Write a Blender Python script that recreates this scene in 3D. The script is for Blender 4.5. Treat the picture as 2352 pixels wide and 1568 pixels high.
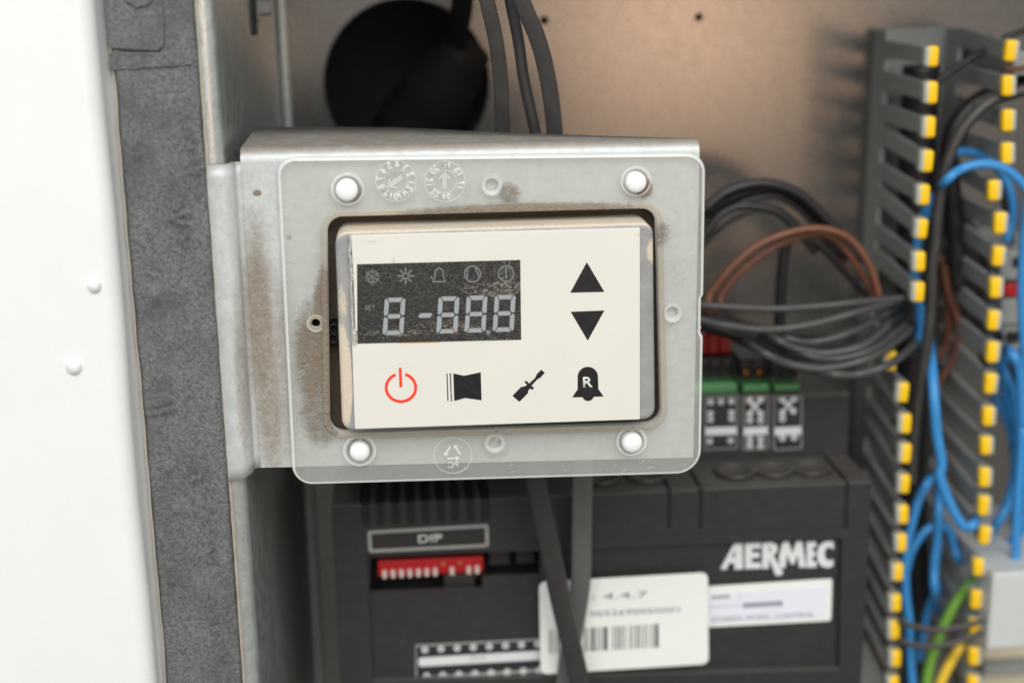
import bpy, bmesh, math, random
from mathutils import Vector, Matrix, noise
from mathutils.geometry import delaunay_2d_cdt
random.seed(7)
for o in list(bpy.data.objects): bpy.data.objects.remove(o)
scene = bpy.context.scene
COL = scene.collection
# ------------------------------------------------------------------ camera
# photo coordinates are measured on a 2352 x 1568 sheet; F is the focal length on that sheet
F = 3267.0; CX, CY = 1176.0, 784.0; DIST = 0.343
eX = Vector((41700, -1516, 3267)).normalized()
eD = Vector((180, 11990, 3267)); eD = (eD - eX*eD.dot(eX)).normalized()
eZ = -eD; eY = eZ.cross(eX)
def c2w(v): return Vector((v.dot(eX), v.dot(eY), v.dot(eZ)))
RT, DN, FW = c2w(Vector((1,0,0))), c2w(Vector((0,1,0))), c2w(Vector((0,0,1)))
CAM = -FW*DIST
cd = bpy.data.cameras.new('camera'); cam = bpy.data.objects.new('camera', cd); COL.objects.link(cam)
cam.matrix_world = Matrix(((RT.x,-DN.x,-FW.x,CAM.x),(RT.y,-DN.y,-FW.y,CAM.y),(RT.z,-DN.z,-FW.z,CAM.z),(0,0,0,1)))
cd.sensor_width = 36; cd.lens = F/2352*36; cd.clip_start = 0.01; cd.clip_end = 50
cd.dof.use_dof = True; cd.dof.focus_distance = DIST + 0.001; cd.dof.aperture_fstop = 6.9
scene.camera = cam
# ------------------------------------------------------------------ light
w = bpy.data.worlds.new('World'); scene.world = w; w.use_nodes = True
wn = w.node_tree.nodes; bg = wn['Background']; bg.inputs[1].default_value = 1.0
tc = wn.new('ShaderNodeTexCoord'); sx = wn.new('ShaderNodeSeparateXYZ'); mr = wn.new('ShaderNodeMapRange'); mr.interpolation_type = 'SMOOTHSTEP'
w.node_tree.links.new(tc.outputs['Generated'], sx.inputs[0]); w.node_tree.links.new(sx.outputs[2], mr.inputs[0]); mr.inputs[1].default_value = -.10; mr.inputs[2].default_value = .12
mxw = wn.new('ShaderNodeMix'); mxw.data_type = 'RGBA'; w.node_tree.links.new(mr.outputs[0], mxw.inputs[0])
mxw.inputs[6].default_value = (.26,.255,.235,1); mxw.inputs[7].default_value = (.66,.69,.70,1)     # dull ground below, overcast sky above
w.node_tree.links.new(mxw.outputs[2], bg.inputs[0])
def area(name, loc, target, size, power, col):
    l = bpy.data.lights.new(name, 'AREA'); l.shape = 'RECTANGLE'; l.size, l.size_y = size; l.energy = power; l.color = col
    o = bpy.data.objects.new(name, l); COL.objects.link(o); o.location = loc
    o.rotation_euler = (Vector(target)-Vector(loc)).to_track_quat('-Z','Y').to_euler(); return o
area('key_softbox', (-0.02,-1.25,1.02), (0,0.02,0), (1.7,0.9), 25, (1,0.99,0.965))  # added softbox as key light, in front and above
area('warm_reflection_lamp', (0.27,-0.90,0.03), (0.08,0.13,0.066), (0.20,0.16), 0.66, (1,0.60,0.36))  # added lamp, gives the back plate its warm reflection
scene.view_settings.view_transform = 'Standard'; scene.view_settings.look = 'None'
scene.view_settings.exposure = 0.06; scene.view_settings.gamma = 1
scene.cycles.use_denoising = True
scene.cycles.max_bounces = 7; scene.cycles.transparent_max_bounces = 16
# ------------------------------------------------------------------ measuring helpers
def ray(px, py): return RT*((px-CX)/F) + DN*((py-CY)/F) + FW
def P(px, py, Y):                       # point seen at (px,py) on the upright plane at depth Y (m)
    d = ray(px, py); return CAM + d*((Y-CAM.y)/d.y)
def PZ(px, py, Z):                      # ... on the level plane at height Z
    d = ray(px, py); return CAM + d*((Z-CAM.z)/d.z)
def mpp(Y): return (Y-CAM.y)/F*1.02     # metres per sheet pixel at depth Y
def L2(pts, Y): return [(P(x,y,Y).x, P(x,y,Y).z) for x,y in pts]
# ------------------------------------------------------------------ material helpers
def srgb(r,g,b):
    f = lambda c: (c/255/12.92) if c/255 <= .04045 else ((c/255+.055)/1.055)**2.4
    return (f(r),f(g),f(b),1)
class NT:
    def __init__(s, name):
        s.m = bpy.data.materials.new(name); s.m.use_nodes = True; s.t = s.m.node_tree; s.n = s.t.nodes
        s.b = s.n['Principled BSDF']; s.out = s.n['Material Output']
        s.co = s.n.new('ShaderNodeTexCoord').outputs['Object']
    def link(s, a, b): s.t.links.new(a, b)
    def set(s, sock, v):
        if hasattr(v, 'is_linked') or isinstance(v, bpy.types.NodeSocket): s.link(v, sock)
        else: sock.default_value = v
    def noise(s, scale, detail=3, rough=.55, stretch=None, w=0):
        co = s.co
        if stretch:
            mp = s.n.new('ShaderNodeMapping'); mp.inputs['Scale'].default_value = stretch; mp.inputs['Location'].default_value = (w,w,w); s.link(co, mp.inputs[0]); co = mp.outputs[0]
        n = s.n.new('ShaderNodeTexNoise'); n.inputs['Scale'].default_value = scale; n.inputs['Detail'].default_value = detail; n.inputs['Roughness'].default_value = rough
        s.link(co, n.inputs['Vector']); return n.outputs['Fac']
    def ramp(s, fac, a, b, lo=0., hi=1.):
        n = s.n.new('ShaderNodeMapRange'); n.interpolation_type = 'SMOOTHSTEP'; s.link(fac, n.inputs[0])
        n.inputs[1].default_value = a; n.inputs[2].default_value = b; n.inputs[3].default_value = lo; n.inputs[4].default_value = hi; return n.outputs[0]
    def math(s, op, a, b=0.):
        n = s.n.new('ShaderNodeMath'); n.operation = op; s.set(n.inputs[0], a); s.set(n.inputs[1], b); return n.outputs[0]
    def mix(s, fac, a, b):
        n = s.n.new('ShaderNodeMix'); n.data_type = 'RGBA'; s.set(n.inputs[0], fac); s.set(n.inputs[6], a); s.set(n.inputs[7], b); return n.outputs[2]
    def blob(s, c, r):                   # a stain: soft ellipsoid round c with radii r
        mp = s.n.new('ShaderNodeVectorMath'); mp.operation = 'SUBTRACT'; s.link(s.co, mp.inputs[0]); mp.inputs[1].default_value = c
        d = s.n.new('ShaderNodeVectorMath'); d.operation = 'DIVIDE'; s.link(mp.outputs[0], d.inputs[0]); d.inputs[1].default_value = r
        l = s.n.new('ShaderNodeVectorMath'); l.operation = 'LENGTH'; s.link(d.outputs[0], l.inputs[0])
        return s.ramp(l.outputs['Value'], 1.0, 0.25)
    def up(s, a=.3, b=.9):
        g = s.n.new('ShaderNodeNewGeometry'); x = s.n.new('ShaderNodeSeparateXYZ'); s.link(g.outputs['Normal'], x.inputs[0]); return s.ramp(x.outputs[2], a, b)
    def bump(s, h, dist, strength=1.):
        n = s.n.new('ShaderNodeBump'); n.inputs['Distance'].default_value = dist; n.inputs['Strength'].default_value = strength; s.link(h, n.inputs['Height'])
        s.link(n.outputs[0], s.b.inputs['Normal'])
    def stains(s, blobs, edge=.34, sc=800):
        acc = None
        for c, r, k in blobs:
            v = s.math('MULTIPLY', s.blob(c, r), k); acc = v if acc is None else s.math('MAXIMUM', acc, v)
        nz = s.math('ADD', s.math('MULTIPLY', s.noise(sc, 4, .8), .75), s.math('MULTIPLY', s.noise(sc*.22, 3, .7, w=3), .35))
        return s.ramp(s.math('SUBTRACT', acc, nz), -edge, edge)
DUST = srgb(172,158,140); DUSTD = srgb(120,107,93)
def simple(name, col, rough=.5, metal=0., var=.12, sc=300, bump=.0, bsc=1500, dust=0., spec=.5, dcol=DUST):
    m = NT(name); c2 = tuple(min(1, v*(1-var)) for v in col[:3])+(1,); c1 = tuple(min(1, v*(1+var)) for v in col[:3])+(1,)
    c = m.mix(m.noise(sc, 4), c2, c1)
    if dust:
        f = m.math('MULTIPLY', m.up(.2,.95), dust); f = m.math('ADD', f, m.math('MULTIPLY', m.ramp(m.noise(220,5,.65), .45, .8), dust*.2))
        c = m.mix(f, c, dcol)
    m.set(m.b.inputs['Base Color'], c); m.set(m.b.inputs['Roughness'], m.ramp(m.noise(sc*1.7,3), .3,.7, max(.03,rough-.08), rough+.08)); m.b.inputs['Metallic'].default_value = metal
    m.b.inputs['Specular IOR Level'].default_value = spec
    if bump: m.bump(m.noise(bsc, 3), bump)
    return m.m
def galv(name, tint, rough=.42, stains=None, updust=0., metal=.75, streak=(1,1,1), stcol=None, var=.07, relief=.00006, blot=.35, rn=1., dcol=None):
    m = NT(name)
    c = m.mix(m.ramp(m.noise(420,5,.7), .35,.65), tuple(v*(1-var) for v in tint[:3])+(1,), tuple(min(1,v*(1+var)) for v in tint[:3])+(1,))
    c = m.mix(m.math('MULTIPLY', m.ramp(m.noise(60,4,.6,streak), .45,.75), blot), c, tuple(v*.80 for v in tint[:3])+(1,))
    c = m.mix(m.math('MULTIPLY', m.ramp(m.noise(1900,2), .68,.74), .5), c, srgb(96,98,94))
    f = None
    if stains: f = m.stains(stains, .5, 1100)
    if updust:
        u = m.math('MULTIPLY', m.up(.3,.95), m.math('MULTIPLY', m.ramp(m.noise(150,6,.75), .22,.6,.55,1.0), updust)); f = u if f is None else m.math('MAXIMUM', f, u)
    mt = metal; rg = m.ramp(m.noise(300,4), .3,.7, rough-.06*rn, rough+.1*rn)
    if f is not None:
        dc = m.mix(m.noise(1400,4,.7), stcol or DUSTD, dcol or DUST); c = m.mix(f, c, dc)
        mt = m.math('MULTIPLY', m.math('SUBTRACT', 1., f), metal); rg = m.math('MAXIMUM', rg, m.math('MULTIPLY', f, .85))
    m.set(m.b.inputs['Base Color'], c); m.set(m.b.inputs['Metallic'], mt); m.set(m.b.inputs['Roughness'], rg)
    if relief: m.bump(m.noise(1100,3), relief)
    return m.m
# ------------------------------------------------------------------ mesh helpers
def link(o, parent=None):
    COL.objects.link(o)
    if parent is not None:
        o.parent = parent; o.matrix_parent_inverse = Matrix.Translation(-parent.location)
    return o
def tag(o, label, cat=None, group=None, kind=None):
    o['label'] = label
    if cat: o['category'] = cat
    if group: o['group'] = group
    if kind: o['kind'] = kind
    return o
def thing(name, label, cat, loc, group=None):
    o = bpy.data.objects.new(name, None); o.location = loc; o.empty_display_size = .01; COL.objects.link(o); return tag(o, label, cat, group)
def mesh(name, verts, faces, mats, parent=None, smooth=False, fm=None):
    me = bpy.data.meshes.new(name); me.from_pydata([tuple(v) for v in verts], [], faces)
    for m in (mats if isinstance(mats, (list, tuple)) else [mats]): me.materials.append(m)
    if fm: me.polygons.foreach_set('material_index', fm)
    bm = bmesh.new(); bm.from_mesh(me); bmesh.ops.recalc_face_normals(bm, faces=bm.faces); bm.to_mesh(me); bm.free()
    if smooth: me.polygons.foreach_set('use_smooth', [True]*len(me.polygons))
    me.update(); return link(bpy.data.objects.new(name, me), parent)
def roundp(pts, r, n=8):
    out = []; N = len(pts)
    for i in range(N):
        p = Vector(pts[i]).to_2d(); a = Vector(pts[i-1]).to_2d(); b = Vector(pts[(i+1)%N]).to_2d()
        ri = r[i] if isinstance(r, (list,tuple)) else r
        if ri <= 0: out.append(tuple(p)); continue
        u = (a-p).normalized(); v = (b-p).normalized(); ang = u.angle(v); t = min(ri/math.tan(ang/2), .49*(a-p).length, .49*(b-p).length)
        rr = t*math.tan(ang/2); c = p + (u+v).normalized()*(rr/math.sin(ang/2))
        s0 = p+u*t-c; s1 = p+v*t-c; a0 = math.atan2(s0.y,s0.x); da = (math.atan2(s1.y,s1.x)-a0+math.pi)%(2*math.pi)-math.pi
        for k in range(n+1): out.append((c.x+rr*math.cos(a0+da*k/n), c.y+rr*math.sin(a0+da*k/n)))
    return out
def area2(l): return sum(l[i-1][0]*l[i][1]-l[i][0]*l[i-1][1] for i in range(len(l)))/2
def inset(l, d):                        # d > 0 shrinks a CCW loop
    N = len(l); out = []
    for i in range(N):
        p = Vector(l[i]); a = Vector(l[i-1]); b = Vector(l[(i+1)%N]); u = (p-a); v = (b-p)
        if u.length < 1e-9: u = v
        if v.length < 1e-9: v = u
        u.normalize(); v.normalize(); n1 = Vector((-u.y,u.x)); n2 = Vector((-v.y,v.x)); n = n1+n2
        if n.length < 1e-6: n = n1
        n.normalize(); k = d/max(.35, n.dot(n1)); out.append((p.x+n.x*k, p.y+n.y*k))
    return out
def circ(c, r, n=32, rz=None): return [(c[0]+r*math.cos(2*math.pi*i/n), c[1]+(rz or r)*math.sin(2*math.pi*i/n)) for i in range(n)]
def fill(L):
    pts = [Vector((x*1000,z*1000)) for l in L for x,z in l]; ed = []; o = 0
    for l in L: ed += [(o+i, o+(i+1)%len(l)) for i in range(len(l))]; o += len(l)
    vs, _, fs, ov, _, _ = delaunay_2d_cdt(pts, ed, [], 0, 1e-7); mp = [o_[0] if o_ else None for o_ in ov]; out = []
    for f in fs:
        c = (vs[f[0]]+vs[f[1]]+vs[f[2]])/3; ins = False
        for a, b in ed:
            p, q = pts[a], pts[b]
            if (p.y > c.y) != (q.y > c.y) and c.x < (q.x-p.x)*(c.y-p.y)/(q.y-p.y)+p.x: ins = not ins
        t = [mp[i] for i in f]
        if ins and None not in t: out.append(t)
    return out
def shape(name, loops, Y, thick, mat, parent=None, bev=0., smooth=False, sidemat=None, nb=2):
    """upright slab: loops of (x,z), first the outline, then holes; front at depth Y, back at Y+thick"""
    L = []
    for i, l in enumerate(loops):
        l = list(l)
        if (area2(l) < 0) == (i == 0): l.reverse()
        L.append(l)
    prof = [(0., thick)]
    if bev:
        prof += [(bev*(1-math.cos(a)), bev*(1-math.sin(a))) for a in [math.pi/2*k/nb for k in range(0, nb+1)]]
    else: prof += [(0., 0.)]
    V, Fc, fm = [], [], []; rings = []
    for d, y in prof:
        base = len(V)
        for l in L:
            V += [(x, Y+y, z) for x, z in (inset(l, d) if d else l)]
        rings.append(base)
    n = sum(len(l) for l in L)
    tri = fill(L)
    for t in tri:
        Fc.append([rings[-1]+i for i in t]); fm.append(0); Fc.append([rings[0]+i for i in reversed(t)]); fm.append(0)
    for r0, r1 in zip(rings, rings[1:]):
        o = 0
        for l in L:
            for i in range(len(l)):
                j = (i+1)%len(l); Fc.append([r0+o+i, r0+o+j, r1+o+j, r1+o+i]); fm.append(1 if sidemat else 0)
            o += len(l)
    return mesh(name, V, Fc, [mat, sidemat] if sidemat else [mat], parent, smooth, fm)
def spl(pts, n=10):
    pts = [Vector(p) for p in pts]; pts = [pts[0]*2-pts[1]]+pts+[pts[-1]*2-pts[-2]]; out = []
    for i in range(1, len(pts)-2):
        a,b,c,d = pts[i-1:i+3]
        for k in range(n):
            t = k/n; out.append(.5*((2*b)+(c-a)*t+(2*a-5*b+4*c-d)*t*t+(3*b-a-3*c+d)*t**3))
    out.append(pts[-2]); return out
def tube(name, pts, r, mat, parent=None, n=10, seg=12, flat=None, wref=Vector((1,0,0)), caps=True, rfun=None):
    path = spl(pts, n); V, Fc = [], []; ref = None
    for i, p in enumerate(path):
        t = (path[min(i+1,len(path)-1)]-path[max(i-1,0)]).normalized()
        if flat: u = (wref - t*wref.dot(t)).normalized()
        else:
            if ref is None: ref = t.orthogonal()
            u = (ref - t*ref.dot(t)).normalized(); ref = u
        v = t.cross(u); rr = r*(rfun(i/(len(path)-1)) if rfun else 1)
        for k in range(seg):
            a = 2*math.pi*k/seg; ca, sa = math.cos(a), math.sin(a)
            if flat:
                e = .35; ca = math.copysign(abs(ca)**e, ca); sa = math.copysign(abs(sa)**.8, sa); V.append(p+u*ca*rr+v*sa*flat)
            else: V.append(p+u*ca*rr+v*sa*rr)
    m = len(path)
    for i in range(m-1):
        for k in range(seg): Fc.append([i*seg+k, i*seg+(k+1)%seg, (i+1)*seg+(k+1)%seg, (i+1)*seg+k])
    if caps: Fc.append(list(range(seg))); Fc.append(list(range((m-1)*seg, m*seg)))
    return mesh(name, V, Fc, mat, parent, True)
def box(name, x0,x1,y0,y1,z0,z1, mat, parent=None, bev=.0004, seg=2):
    me = bpy.data.meshes.new(name); bm = bmesh.new(); bmesh.ops.create_cube(bm, size=1)
    for v in bm.verts: v.co = Vector(((x0+x1)/2+v.co.x*abs(x1-x0), (y0+y1)/2+v.co.y*abs(y1-y0), (z0+z1)/2+v.co.z*abs(z1-z0)))
    if bev: bmesh.ops.bevel(bm, geom=bm.edges[:], offset=bev, segments=seg, profile=.5, affect='EDGES')
    bm.to_mesh(me); bm.free(); me.materials.append(mat); return link(bpy.data.objects.new(name, me), parent)
def lathe(name, c, axis, prof, mat, parent=None, n=36, smooth=True):
    """prof: (radius, distance along axis) pairs"""
    axis = Vector(axis).normalized(); u = axis.orthogonal().normalized(); v = axis.cross(u); V, Fc = [], []
    for r, h in prof:
        for k in range(n):
            a = 2*math.pi*k/n; V.append(Vector(c)+axis*h+(u*math.cos(a)+v*math.sin(a))*r)
    for i in range(len(prof)-1):
        for k in range(n): Fc.append([i*n+k, i*n+(k+1)%n, (i+1)*n+(k+1)%n, (i+1)*n+k])
    if prof[0][0] > 1e-6: Fc.append(list(range(n)))
    if prof[-1][0] > 1e-6: Fc.append(list(range((len(prof)-1)*n, len(prof)*n)))
    return mesh(name, V, Fc, mat, parent, smooth)
def text(name, s, c, h, Y, mat, parent=None, bold=0., width=None, mirror=False, rot=0., shear=0., thick=.00008, spacing=1.):
    """flat lettering on an upright plane, centred on world (x,z)=c, cap height h"""
    cu = bpy.data.curves.new(name, 'FONT'); cu.body = s; cu.align_x = 'LEFT'; cu.offset = bold; cu.space_character = spacing; cu.shear = shear; cu.resolution_u = 3; cu.extrude = 0
    o = bpy.data.objects.new(name, cu); COL.objects.link(o); dg = bpy.context.evaluated_depsgraph_get()
    me = bpy.data.meshes.new_from_object(o.evaluated_get(dg)); bpy.data.objects.remove(o)
    xs = [v.co.x for v in me.vertices]; ys = [v.co.y for v in me.vertices]
    x0,x1,y0,y1 = min(xs),max(xs),min(ys),max(ys); sy = h/(y1-y0); sx = sy if width is None else width/(x1-x0)
    cr, sr = math.cos(rot), math.sin(rot)
    for v in me.vertices:
        x = (v.co.x-(x0+x1)/2)*sx*(-1 if mirror else 1); z = (v.co.y-(y0+y1)/2)*sy
        v.co = Vector((c[0]+x*cr-z*sr, Y, c[1]+x*sr+z*cr))
    bm = bmesh.new(); bm.from_mesh(me); bmesh.ops.recalc_face_normals(bm, faces=bm.faces)
    r = bmesh.ops.extrude_face_region(bm, geom=bm.faces[:])
    for e in r['geom']:
        if isinstance(e, bmesh.types.BMVert): e.co.y += thick
    bmesh.ops.recalc_face_normals(bm, faces=bm.faces); bm.to_mesh(me); bm.free()
    me.materials.clear(); me.materials.append(mat); me.name = name
    return link(bpy.data.objects.new(name, me), parent)
def stroke(name, lines, wd, Y, mat, parent=None, thick=.00008, closed=False):
    """flat printed lines: each a list of world (x,z)"""
    V, Fc = [], []
    for l in lines:
        N = len(l); b = len(V)
        for i in range(N):
            a = Vector(l[i-1] if (i or closed) else l[i]); c = Vector(l[(i+1)%N] if (i < N-1 or closed) else l[i]); t = (c-a)
            if t.length < 1e-9: t = Vector((1,0))
            t.normalize(); nn = Vector((-t.y,t.x))*wd/2; p = Vector(l[i])
            for q, y in ((p+nn,0),(p-nn,0),(p-nn,thick),(p+nn,thick)): V.append((q.x, Y+y, q.y))
        for i in range(N if closed else N-1):
            j = (i+1)%N
            for k in range(4): Fc.append([b+i*4+k, b+i*4+(k+1)%4, b+j*4+(k+1)%4, b+j*4+k])
    return mesh(name, V, Fc, mat, parent)
def sweep(name, profs, mat, parent=None, smooth=True, closed=False):
    """skin between equal-length profiles of world points"""
    n = len(profs[0]); V = [p for pr in profs for p in pr]; Fc = []
    for i in range(len(profs)-1):
        for k in range(n if closed else n-1): Fc.append([i*n+k, i*n+(k+1)%n, (i+1)*n+(k+1)%n, (i+1)*n+k])
    o = mesh(name, V, Fc, mat, parent, smooth)
    return o
# ------------------------------------------------------------------ depths (m, away from the camera)
Y_POST, Y_GASK, Y_FACE, Y_PC, Y_LAB, Y_CTRL, Y_RISE, Y_TIP, Y_BACK = 0., -.0028, .003, .0006, -.0052, .050, .074, .066, .130
def w3(px, py, Y): return tuple(P(px, py, Y))
mm = .001
# ------------------------------------------------------------------ materials
M_white = simple('white_enamel', (.80,.83,.825,1), .32, 0, .03, 45, .00002, 700)
M_white_shade = simple('white_enamel_shaded', (.60,.62,.63,1), .4, 0, .04, 200)  # same enamel darkened: shade on the edge return put into the colour
tG = srgb(206,214,214)
M_post = galv('galvanised_post', srgb(200,205,202), .36, [((-.0652,.007,.055),(.0012,.006,.045),.52), ((-.066,.02,.02),(.006,.02,.03),.35)], metal=.72, streak=(1,1,.25))
M_plate = galv('galvanised_plate', srgb(140,138,134), .27, None, metal=.88, streak=(5,1,.5), var=.035, relief=0., blot=.20, rn=.12)
M_face = galv('galvanised_bracket', srgb(196,200,199), .44, [
    ((-.0600,.003,.006),(.0060,.02,.042),.84), ((-.0590,.003,-.012),(.0060,.02,.038),.74), ((-.0648,.000,-.008),(.0026,.02,.034),.60), ((-.0588,.003,.0372),(.0015,.004,.0011),1.6), ((-.0385,.003,.0368),(.0016,.004,.0011),.8),
    ((-.0555,.003,-.006),(.010,.02,.042),.60), ((-.0520,.003,.0265),(.0010,.004,.0011),1.1), ((-.0425,.003,.003),(.006,.01,.026),.75)], updust=.85, metal=.18, stcol=srgb(104,93,81), dcol=srgb(150,137,120))
def pcmat(name, op, edge=False, plain=False, col=None):
    m = NT(name)
    m.b.inputs['Base Color'].default_value = srgb(214,220,216); m.b.inputs['Roughness'].default_value = .22; m.b.inputs['Specular IOR Level'].default_value = .5
    base = col or srgb(240,243,240) if (edge or col) else srgb(220,223,218)
    st = m.math('ADD', 0., 0.) if plain else m.stains([((-.0440,0,.002),(.0058,.02,.027),1.15), ((-.048,0,-.002),(.008,.02,.024),.74), ((-.047,0,-.016),(.009,.02,.018),.62), ((.002,0,.0318),(.050,.02,.0032),.72), ((-.0365,0,.0375),(.0036,.02,.0042),.85), ((.032,0,.0362),(.0036,.02,.0042),.85),
        ((.0,0,.036),(.005,.02,.005),.62), ((.040,0,.016),(.008,.02,.010),.35), ((.036,0,.025),(.006,.02,.006),.55)], .2, 700)
    c = m.mix(st, base, m.mix(m.noise(1500,4,.7), DUSTD, DUST)); m.set(m.b.inputs['Base Color'], c)
    fac = m.math('MINIMUM', m.math('ADD', op, m.math('MULTIPLY', st, .55)), .97)
    tr = m.n.new('ShaderNodeBsdfTransparent'); tr.inputs[0].default_value = (.985,.987,.98,1)
    mx = m.n.new('ShaderNodeMixShader'); m.set(mx.inputs[0], fac); m.link(tr.outputs[0], mx.inputs[1]); m.link(m.b.outputs[0], mx.inputs[2]); m.link(mx.outputs[0], m.out.inputs[0])
    if not plain: m.bump(m.math('MULTIPLY', st, m.noise(900,5,.7)), .0009)
    m.set(m.b.inputs['Roughness'], m.math('MAXIMUM', m.ramp(m.noise(300,3), .3,.7,.16,.30), m.math('MULTIPLY', st, .85))); return m.m
M_pc = pcmat('clear_polycarbonate', .23); M_pclip = pcmat('thick_polycarbonate', .18); M_pcdust = pcmat('dusty_polycarbonate_lip', .42, False, False, srgb(196,187,172)); M_pcedge = pcmat('polycarbonate_lit_edge', .62, True, True); M_pcdust2 = pcmat('caked_dust', .85, False, True, srgb(172,158,140)); M_pcmark = pcmat('moulded_relief', .62, True, True); M_pcring = pcmat('faint_moulded_relief', .34, True, True)  # edge material whiter and denser: light piped to the edge put into colour
M_pin = simple('white_nylon', (.86,.88,.88,1), .48, 0, .03, 400, .00002)
M_foam = None
def foam():
    m = NT('grey_foam')
    g = m.noise(1150,4,.8); g2 = m.noise(2800,2,.6,w=2)
    c = m.mix(m.ramp(g,.32,.68), srgb(76,78,80), srgb(122,124,124)); c = m.mix(m.math('MULTIPLY', m.ramp(g2,.64,.74), .6), c, srgb(178,180,178))
    c = m.mix(m.math('MULTIPLY', m.ramp(m.noise(90,5,.65), .42,.72), .7), c, srgb(78,79,80)); c = m.mix(m.math('MULTIPLY', m.ramp(m.noise(140,5,.7,(1,1,.5),9), .55,.75), .5), c, srgb(134,135,134))
    c = m.mix(m.math('MULTIPLY', m.ramp(m.noise(260,5,.7,w=5), .66,.76), .55), c, srgb(150,138,120))
    m.set(m.b.inputs['Base Color'], c); m.b.inputs['Roughness'].default_value = .62
    m.bump(m.math('ADD', g, m.math('MULTIPLY', g2, .4)), .00035); return m.m
M_foam = foam(); 
M_foamsk = M_foam
M_tan = simple('yellowed_glue', srgb(202,194,176), .7, 0, .2, 500, .0001)
M_black = simple('black_plastic', srgb(46,46,47), .40, 0, .10, 300, .00003, 1800, dust=.28, dcol=srgb(120,112,100))
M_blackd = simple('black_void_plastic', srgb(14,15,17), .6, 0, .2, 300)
M_rubber = simple('black_rubber', srgb(24,24,25), .75, 0, .25, 200, .0001, 800, spec=.12)
M_cabl = simple('black_cable_sheath', srgb(54,53,52), .42, 0, .12, 120, .00003, 900, dust=.35, dcol=srgb(125,116,104))
M_cabg = simple('grey_cable_sheath', srgb(74,74,73), .45, 0, .1, 120, .00003, 900)
M_cabk = simple('dark_wire', srgb(34,34,35), .42, 0, .15, 120)
M_brown = simple('brown_wire', srgb(112,70,52), .42, 0, .12, 150)
M_blue = simple('blue_wire', srgb(58,140,205), .38, 0, .08, 150)
M_green = simple('green_wire', srgb(112,160,62), .4, 0, .1, 150); M_yell = simple('yellow_wire', srgb(236,196,62), .4, 0, .08, 150)
M_duct = simple('grey_pvc', srgb(154,156,153), .5, 0, .06, 200, .00003)
M_tip = simple('yellow_finger_tip', srgb(248,200,18), .38, 0, .06, 400)
M_term = simple('grey_terminal', srgb(150,153,151), .45, 0, .06, 200); M_lbox = simple('light_grey_box', srgb(196,200,198), .45, 0, .04, 120)
M_red = simple('red_plastic', srgb(176,20,26), .35, 0, .1, 300); M_tgreen = simple('green_terminal', srgb(84,146,92), .4, 0, .08, 300)
M_ink = simple('white_print', srgb(214,218,218), .55, 0, .05, 400); M_inkg = simple('grey_print', srgb(158,158,154), .55, 0, .05, 400)
M_paper = simple('white_sticker', srgb(232,236,230), .45, 0, .02, 300); M_blk = simple('black_print', srgb(22,24,28), .4, 0, .1, 600)
M_lil = simple('lilac_paper', srgb(226,228,236), .5, 0, .02, 300); M_lin = simple('grey_ink', srgb(118,120,138), .5, 0, .05, 300)
M_redink = simple('red_print', srgb(240,66,42), .4, 0, .04, 600)
M_bar = simple('barcode_ink', srgb(70,76,80), .5, 0, .1, 600)
def labmat():
    m = NT('cream_membrane'); c = m.mix(m.noise(70,4), srgb(216,214,206), srgb(224,222,214))
    st = m.stains([((.010,0,-.002),(.016,.02,.014),.42), ((-.034,0,.020),(.006,.02,.006),.42), ((-.030,0,-.004),(.022,.02,.003),.42), ((-.0277,0,.0215),(.0009,.02,.0022),.70), ((.030,0,.0262),(.003,.02,.0009),.7),((-.033,0,.0265),(.006,.02,.0008),.6)], .12, 2600)
    m.set(m.b.inputs['Base Color'], m.mix(m.math('MULTIPLY', st, .42), c, srgb(190,164,132))); m.b.inputs['Roughness'].default_value = .40
    m.bump(m.noise(2600,3), .000012); return m.m
M_lab = labmat()
def lcdmat():
    m = NT('dusty_lcd_glass'); c = m.mix(m.noise(200,3), srgb(40,41,42), srgb(52,53,52))
    mp = m.n.new('ShaderNodeMapping'); mp.inputs['Rotation'].default_value = (0, math.radians(-30), 0); mp.inputs['Scale'].default_value = (1800,1800,4200); m.link(m.co, mp.inputs[0])
    sn = m.n.new('ShaderNodeTexNoise'); sn.inputs['Scale'].default_value = 1; sn.inputs['Detail'].default_value = 3; m.link(mp.outputs[0], sn.inputs['Vector'])
    patch = m.math('MAXIMUM', m.stains([((-.004,0,.0145),(.016,.02,.0042),.8), ((-.002,0,.0185),(.008,.02,.006),.55), ((-.028,0,.0045),(.016,.02,.0022),.75), ((-.016,0,.0055),(.02,.02,.004),.6), ((-.005,0,.0015),(.012,.02,.003),.55)], .3, 500), .20)
    f = m.math('MULTIPLY', m.ramp(sn.outputs['Fac'], .42,.72), patch)
    f = m.math('ADD', f, m.math('MULTIPLY', m.ramp(m.noise(3600,1), .70,.78), .25))
    m.set(m.b.inputs['Base Color'], m.mix(m.math('MULTIPLY', f, .70), c, srgb(180,170,154))); m.set(m.b.inputs['Roughness'], m.ramp(f, 0.,.6,.22,.7)); return m.m
M_lcd = lcdmat()
M_seg = simple('lcd_segment', srgb(154,159,162), .4, 0, .08, 900); M_seg2 = simple('lcd_icon_faint', srgb(124,126,126), .45, 0, .1, 900)
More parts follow.
